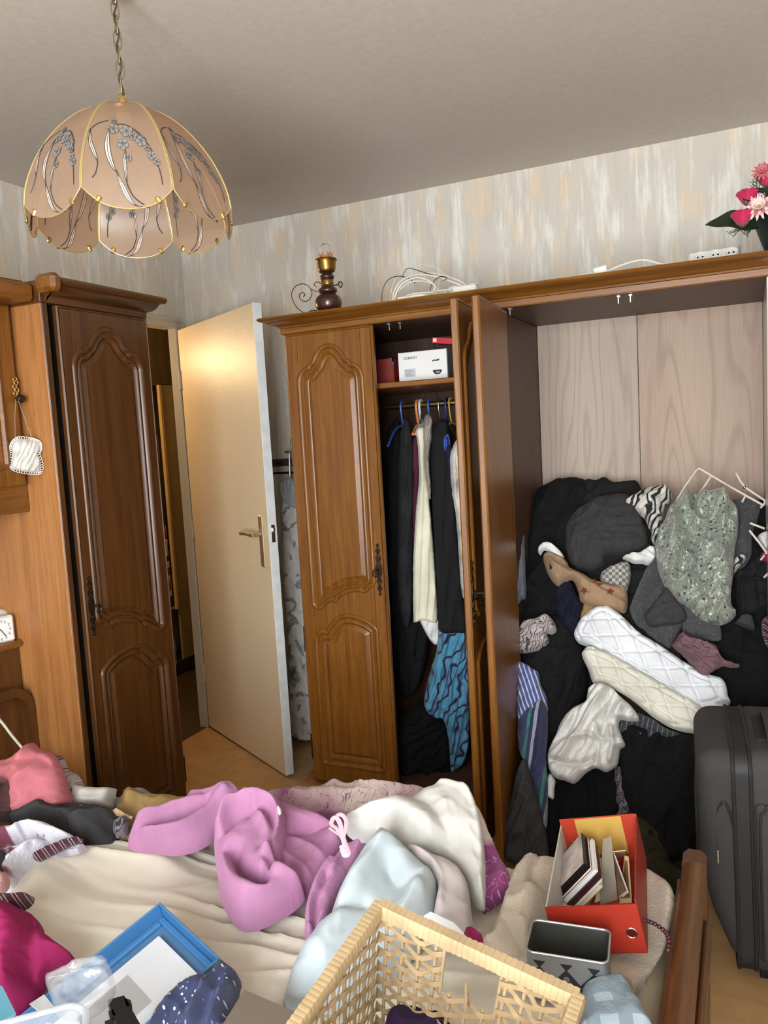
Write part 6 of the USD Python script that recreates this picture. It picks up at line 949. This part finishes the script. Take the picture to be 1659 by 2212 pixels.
bed('magenta_shirt', 'magenta garment at the lower left below the knitted scarf', 'clothing', MAG, [(-20, 2010), (8, 1998), (30, 1988), (48, 1980), (72, 1982), (92, 2004), (100, 2025), (120, 2045), (148, 2062), (168, 2080), (145, 2098), (118, 2112), (96, 2140), (80, 2170), (50, 2200), (20, 2212), (-30, 2200)], (110, 2105), .53, .45, thick=.07, R=.07, wr=(.018, .07, -75, 3), seed=74, folds=[([(20, 2020), (50, 2090), (40, 2190)], .03, .03), ([(75, 2000), (90, 2060), (80, 2140)], .02, -.02), ([(100, 2040), (115, 2070), (140, 2080)], .02, .015)])
bed('plastic_bag', 'crumpled clear plastic bag over the corner of the blue lid', 'plastic bag', FILM, [(98, 2112), (130, 2104), (180, 2088), (225, 2070), (232, 2080), (242, 2102), (248, 2150), (200, 2200), (130, 2200), (108, 2150)], (170, 2150), .635, .35, thick=.02, R=.02, back=.002, wr=(.008, .035, 30, 2), fine=(.004, .02), seed=75)
bed('navy_dotted_cloth', 'navy cloth with small white dots crumpled at the bottom edge', 'clothing', DOTS, [(340, 2215), (360, 2190), (388, 2162), (415, 2142), (440, 2128), (470, 2115), (495, 2107), (513, 2109), (523, 2125), (520, 2142), (514, 2165), (500, 2200), (490, 2260), (330, 2260)], (440, 2200), .53, .45, thick=.06, R=.04, wr=(.028, .035, 60, 2.6), seed=76)
# pink dressing gown: several pieces of one robe
RO = at(600, 1930, 'z', .515); RN = nb(.25)
t = Thing('pink_dressing_gown', 'orchid pink fleece dressing gown twisted across the middle of the bed', 'dressing gown')
def robe(nm, mat, pts, dz=0., lb=None, **kw):
    kw.setdefault('back', .006); kw.setdefault('crum', (.006, .12)); kw.setdefault('rag', 0); q, uv = cloth(pts, RO + RN * dz, RN, **kw); t.part(nm, q, mat, smooth=True, uv=uv, label=lb)
robe('sleeve', PINKR, [(277, 1834), (290, 1812), (308, 1793), (335, 1775), (365, 1762), (392, 1748), (415, 1736), (445, 1730), (480, 1726), (510, 1732), (535, 1745), (560, 1770), (540, 1800), (500, 1815), (478, 1805), (452, 1825), (430, 1838), (405, 1846), (372, 1850), (340, 1845), (310, 1842)], .012, thick=.042, R=.05, wr=(.012, .08, 20, 3), seed=80, folds=[([(300, 1812), (370, 1790), (460, 1762), (530, 1750)], .03, .025), ([(320, 1840), (390, 1832), (440, 1800), (470, 1775), (490, 1765)], .022, .035), ([(360, 1815), (420, 1795), (455, 1770)], .025, -.03), ([(420, 1742), (470, 1745), (520, 1745)], .012, .014)])
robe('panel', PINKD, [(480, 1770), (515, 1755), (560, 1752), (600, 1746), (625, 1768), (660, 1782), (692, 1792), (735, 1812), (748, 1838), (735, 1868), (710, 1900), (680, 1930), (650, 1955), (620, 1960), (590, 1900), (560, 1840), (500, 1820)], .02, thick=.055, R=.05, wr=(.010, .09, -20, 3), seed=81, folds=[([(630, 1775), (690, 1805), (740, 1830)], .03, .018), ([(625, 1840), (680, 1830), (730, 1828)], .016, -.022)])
robe('hood', PINKR, [(472, 1905), (466, 1868), (464, 1832), (474, 1806), (496, 1784), (525, 1772), (560, 1762), (592, 1750), (604, 1748), (616, 1768), (624, 1800), (622, 1845), (612, 1885), (602, 1900), (620, 1912), (648, 1930), (660, 1942), (640, 1966), (612, 1985), (575, 2004), (545, 2013), (522, 2012), (503, 1996), (488, 1970), (476, 1938)], .045, thick=.085, R=.075, wr=(.006, .10, 70, 3), seed=82, res=.004,
     folds=[([(484, 1842), (500, 1818), (530, 1806), (570, 1803), (600, 1812), (612, 1840), (610, 1875), (600, 1900)], .016, .050), ([(500, 1845), (530, 1822), (575, 1820), (596, 1850), (592, 1890)], .020, -.040), ([(516, 1895), (524, 1920), (545, 1945), (572, 1962)], .016, -.075), ([(572, 1964), (582, 1945), (600, 1922)], .010, -.04), ([(560, 1815), (582, 1840), (592, 1870), (585, 1905)], .014, .035), ([(480, 1920), (500, 1970), (540, 1998), (590, 1985)], .03, .02), ([(590, 1935), (625, 1940), (645, 1940)], .016, .02), ([(545, 1770), (520, 1800)], .012, -.02)])
robe('panel', PINKR, [(664, 2052), (658, 2020), (662, 1985), (672, 1950), (690, 1915), (705, 1890), (722, 1870), (745, 1850), (775, 1832), (808, 1818), (828, 1814), (820, 1828), (800, 1848), (782, 1868), (760, 1900), (742, 1930), (725, 1970), (712, 2005), (695, 2028), (680, 2050)], .035, thick=.05, R=.035, wr=(.012, .035, 65, 6), seed=83, folds=[([(668, 2040), (672, 1985), (690, 1940), (715, 1895)], .012, .018), ([(680, 2030), (690, 1980), (712, 1930)], .010, -.02)])
robe('belt_loop_tag', WHT, [(596, 1752), (597, 1744), (602, 1742), (608, 1748), (607, 1758), (600, 1760)], .14, lb='small white hanging loop', thick=.008, R=.006, wr=(0, .02, 0, 3), fine=(0, .02)); t.done()
# duvet cover, turned inside out
DO_ = at(900, 1960, 'z', .52); DN = nb(.45); yb_ = float((on((1068, 1838), DO_, DN)[0] - DO_) @ np.cross(DN, unit(np.cross((0, 0, 1), DN))))
PLUM = pattern('plum_scroll_print_cotton', {'g2': ('separate_xyz', {}), 'rg': ('rgb_ramp', dict(ramp=[(.47, lin(126, 50, 104)), (.53, lin(206, 186, 176))])), 'mr': ('map_range', dict(from_min=yb_ - .2, from_max=yb_ + .2)), 'v': ('noise_texture', dict(scale=20., distortion=2.2)), 'rv': ('rgb_ramp', dict(ramp=[(.485, (0, 0, 0)), (.494, (1, 1, 1)), (.50, (1, 1, 1)), (.509, (0, 0, 0))])), 'x': ('mix', dict(color2=lin(196, 150, 184)))}, [('uv.UV', 'g2.vector'), ('g2.y', 'mr.value'), ('mr.result', 'rg.fac'), ('uv.UV', 'v.vector'), ('v.fac', 'rv.fac'), ('rv.color', 'x.fac'), ('rg.color', 'x.color1')], 'x.color')
t = Thing('white_duvet_cover', 'crumpled white duvet cover with plum printed outside, right of the pink dressing gown', 'duvet cover')
def duv(nm, mat, pts, dz, lb=None, **kw):
    kw.setdefault('back', .006); kw.setdefault('crum', (.016, .15)); kw.setdefault('rag', .0008); q, uv = cloth(pts, DO_ + DN * dz, DN, **kw); t.part(nm, q, mat, smooth=True, uv=uv, label=lb)
duv('printed_face', PLUM, [(1000, 1728), (1025, 1742), (1043, 1765), (1062, 1815), (1085, 1868), (1105, 1912), (1092, 1940), (1072, 1958), (1052, 1970), (1040, 1965), (1000, 1850), (985, 1760)], .0, lb='plum printed right side', thick=.035, R=.04, wr=(.010, .07, -70, 3), seed=90)
duv('flap', DUV, [(747, 1788), (770, 1775), (800, 1764), (835, 1756), (870, 1747), (905, 1735), (935, 1723), (955, 1719), (975, 1721), (995, 1728), (1012, 1738), (1028, 1765), (1040, 1800), (1047, 1841), (1050, 1900), (1049, 1940), (1047, 1966), (1030, 1962), (1018, 1940), (1012, 1925), (990, 1895), (962, 1868), (920, 1862), (871, 1858), (848, 1838), (826, 1820), (800, 1822), (774, 1820), (752, 1806)], .03, thick=.075, R=.06, wr=(.018, .09, -50, 2.6), seed=91, res=.0045, folds=[([(955, 1730), (1005, 1745), (1032, 1800), (1045, 1900), (1045, 1955)], .012, .018), ([(800, 1775), (860, 1790), (930, 1840)], .05, .02), ([(870, 1755), (930, 1790), (980, 1860)], .03, -.02), ([(770, 1800), (850, 1815), (900, 1845)], .02, -.02)])
duv('flap', DUVG, [(871, 1852), (900, 1855), (935, 1858), (965, 1868), (990, 1888), (1004, 1905), (1013, 1925), (1017, 1960), (1022, 2020), (1000, 2060), (930, 2040), (935, 1985), (945, 1930), (925, 1908), (895, 1885)], .055, thick=.05, R=.05, wr=(.010, .07, -65, 3), seed=92, folds=[([(885, 1862), (930, 1895), (948, 1930), (948, 1985)], .012, .022)])
duv('lining', DUVB, [(828, 1822), (848, 1838), (872, 1856), (905, 1882), (930, 1905), (947, 1930), (940, 1990), (900, 2060), (850, 2120), (780, 2190), (700, 2230), (630, 2230), (612, 2185), (620, 2150), (635, 2110), (655, 2070), (684, 2028), (705, 2018), (722, 1985), (740, 1940), (762, 1902), (788, 1864), (805, 1842)], .05, thick=.075, R=.07, wr=(.014, .10, 60, 3), seed=93, res=.005, folds=[([(830, 1860), (790, 1920), (760, 2000), (700, 2100)], .04, .025), ([(870, 1900), (880, 1940), (900, 1960)], .03, .02), ([(700, 2022), (740, 2020), (790, 2010)], .014, -.022), ([(845, 1930), (870, 1960), (910, 1950)], .02, -.018)])
t.done()
# bows
def bow(name, label, pts_list, o, n): single(name, label, 'ribbon', [tube(on(spline(p, 5), o, n), r, 8, flat=.25) for p, r in pts_list], fabric(name + '_cotton', (216, 184, 196)))
bow('ribbon_bow', 'small pink and white ribbon bow tied where the gown meets the white duvet cover', [([(738, 1808), (728, 1790), (716, 1780), (722, 1766), (734, 1776), (740, 1806)], .0045), ([(739, 1808), (736, 1785), (728, 1764), (738, 1760), (748, 1775), (742, 1806)], .0045), ([(740, 1806), (744, 1820), (752, 1842), (744, 1846), (738, 1826)], .0055), ([(738, 1806), (728, 1800), (712, 1788)], .004)], DO_ + DN * .12, DN)
# right end of the bed
def under_boxes(P, d, prof, X, h):                # the plush lies flat under the red box and the tin
    for MM, w_, l_ in ((BX, bw_, bl_), (TM, tw, td)):
        L = (X - MM[:3, 3]) @ MM[:3, :3]; g = np.maximum.reduce([-L[:, 0], L[:, 0] - w_, -L[:, 1], L[:, 1] - l_]); k = np.clip((g - .006) / .07, 0, 1); k = k * k * (3 - 2 * k); h = h * k + (1 - k) * np.clip(MM[2, 3] - .001 - X[:, 2], .001, .02)
    return h
bed('plush_blanket', 'cream plush blanket bunched under the red box and the grey tin', 'blanket', PLUSH, [(1040, 2055), (1060, 2030), (1078, 1985), (1088, 1950), (1100, 1915), (1110, 1895), (1122, 1868), (1142, 1851), (1178, 1852), (1240, 1850), (1310, 1852), (1377, 1868), (1417, 1886), (1448, 1915), (1458, 1950), (1448, 2003), (1432, 2058), (1402, 2108), (1370, 2151), (1345, 2127), (1300, 2130), (1240, 2120), (1150, 2090), (1080, 2075)], (1250, 2080), .508, .12, thick=.035, R=.05, wr=(.020, .07, 70, 3), seed=95, res=.005, crum=(.012, .10), hook=under_boxes,
    folds=[([(1165, 1858), (1152, 1890), (1150, 1930)], .012, -.022), ([(1080, 2030), (1110, 1990), (1150, 1960)], .025, .02), ([(1400, 1885), (1440, 1930), (1445, 1990), (1420, 2050)], .025, .03), ([(1360, 2120), (1400, 2060), (1420, 2010)], .014, -.03)])
bed('square_print_cushion', 'grey blue cushion with a woven square pattern beside the basket', 'cushion', SQU, [(1250, 2215), (1254, 2165), (1262, 2145), (1300, 2132), (1342, 2125), (1358, 2142), (1375, 2170), (1395, 2205), (1410, 2260), (1250, 2270)], (1330, 2180), .53, .2, thick=.05, R=.05, wr=(.005, .06, 60, 3), seed=96, crum=(.002, .06), rag=0)
bd = spline([(1388, 1986), (1400, 1990), (1415, 1996), (1432, 2008), (1441, 2020), (1445, 2034), (1443, 2052)], 6); Ls = []
for p in bd[::3]: q = trimesh.creation.icosphere(1, .0042); q.apply_translation(at(*p, 'z', .572)); Ls.append(q)
t = Thing('bead_necklace', 'string of dark red beads lying on the plush blanket by the red box', 'necklace')
for q in Ls: t.part('bead', q, plain('dark_bead', (70, 34, 40), .3) if 'dark_bead' not in made else made['dark_bead'], smooth=True)
t.done()
single('folded_paper', 'folded white paper sticking up behind the wicker basket', 'paper', slab(on([(914, 1979), (930, 1969), (978, 1992), (1012, 2024), (985, 2030), (940, 2010)], at(960, 2005, 'z', .60), nb(.8)), .003, nb(.8)), made['bright_white_card'])
bed('magenta_scrap', 'bit of magenta cloth showing behind the basket rim', 'clothing', MAG, [(1002, 2016), (1014, 2010), (1028, 2016), (1044, 2032), (1036, 2040), (1015, 2036)], (1025, 2036), .60, .5, thick=.015, R=.012, seed=97)
bed('dark_cloth_in_basket', 'dark purple cloth at the bottom of the wicker basket', 'clothing', fabric('dark_purple_cloth', (40, 24, 52)), [(830, 2235), (860, 2205), (890, 2198), (930, 2204), (960, 2216), (980, 2250), (900, 2290), (840, 2280)], (900, 2240), .60, .3, thick=.04, R=.03, seed=98)

# ------------------------------------------------------------ behind the bedroom door: ironing board and wall rack
IO = A([.66, -.14, 0]); IN = unit((.10, -1, .06)); t = Thing('ironing_board', 'ironing board with a botanical print cover standing behind the bedroom door', 'ironing board')
q, uv = cloth([(612, 1080), (625, 1042), (645, 1030), (672, 1040), (700, 1090), (740, 1300), (760, 1560), (735, 1592), (680, 1600), (636, 1592), (628, 1560), (624, 1400), (612, 1200)], IO, IN, thick=.02, R=.015, back=.015, wr=(.006, .06, 70, 3), seed=99); t.part('cover', q, IRONC, smooth=True, uv=uv)
for a, b in (((640, 1585), (672, 1690)), ((664, 1585), (640, 1690)), ((655, 1580), (656, 1690))): t.part('leg', tube(on([a, b], IO + A([0, .03, 0]), IN), .010, 10), STEEL)
t.done()
t = Thing('wall_rack', 'dark wall rail with a metal hook between the bedroom door and the wardrobe', 'rack'); p0, p1 = at(585, 998, 'y', -.03), at(660, 994, 'y', -.03); t.part('rail', cbox((p0[0], -.045, p0[2] - .022), (p1[0], -.001, p0[2] + .012), .003), plain('dark_rail', (62, 56, 54), .5)); t.part('bar', tube([(p0[0], -.05, p0[2] - .055), (p1[0], -.05, p0[2] - .055)], .005, 8), IRON)
hk = on([(616, 976), (634, 978)], (0, -.07, 0), (0, 1, 0)); t.part('hook', [tube(hk, .006, 8), tube(on([(625, 978), (627, 1050)], (0, -.07, 0), (0, 1, 0)), .005, 8)], STEEL); t.part('bracket', cbox((p0[0] + .06, -.07, p0[2] - .012), (p0[0] + .075, -.04, p0[2]), .001), IRON); t.done()
put('grey_cleaning_cloth', 'wrinkled grey cloth hanging from the wall rack hook', 'cloth', GRYB, [(605, 1048), (622, 1034), (640, 1036), (655, 1080), (650, 1100), (628, 1092), (612, 1078)], A([.6, -.19, 1.2]), IN, thick=.02, R=.015, wr=(.008, .02, 80, 3), seed=100)
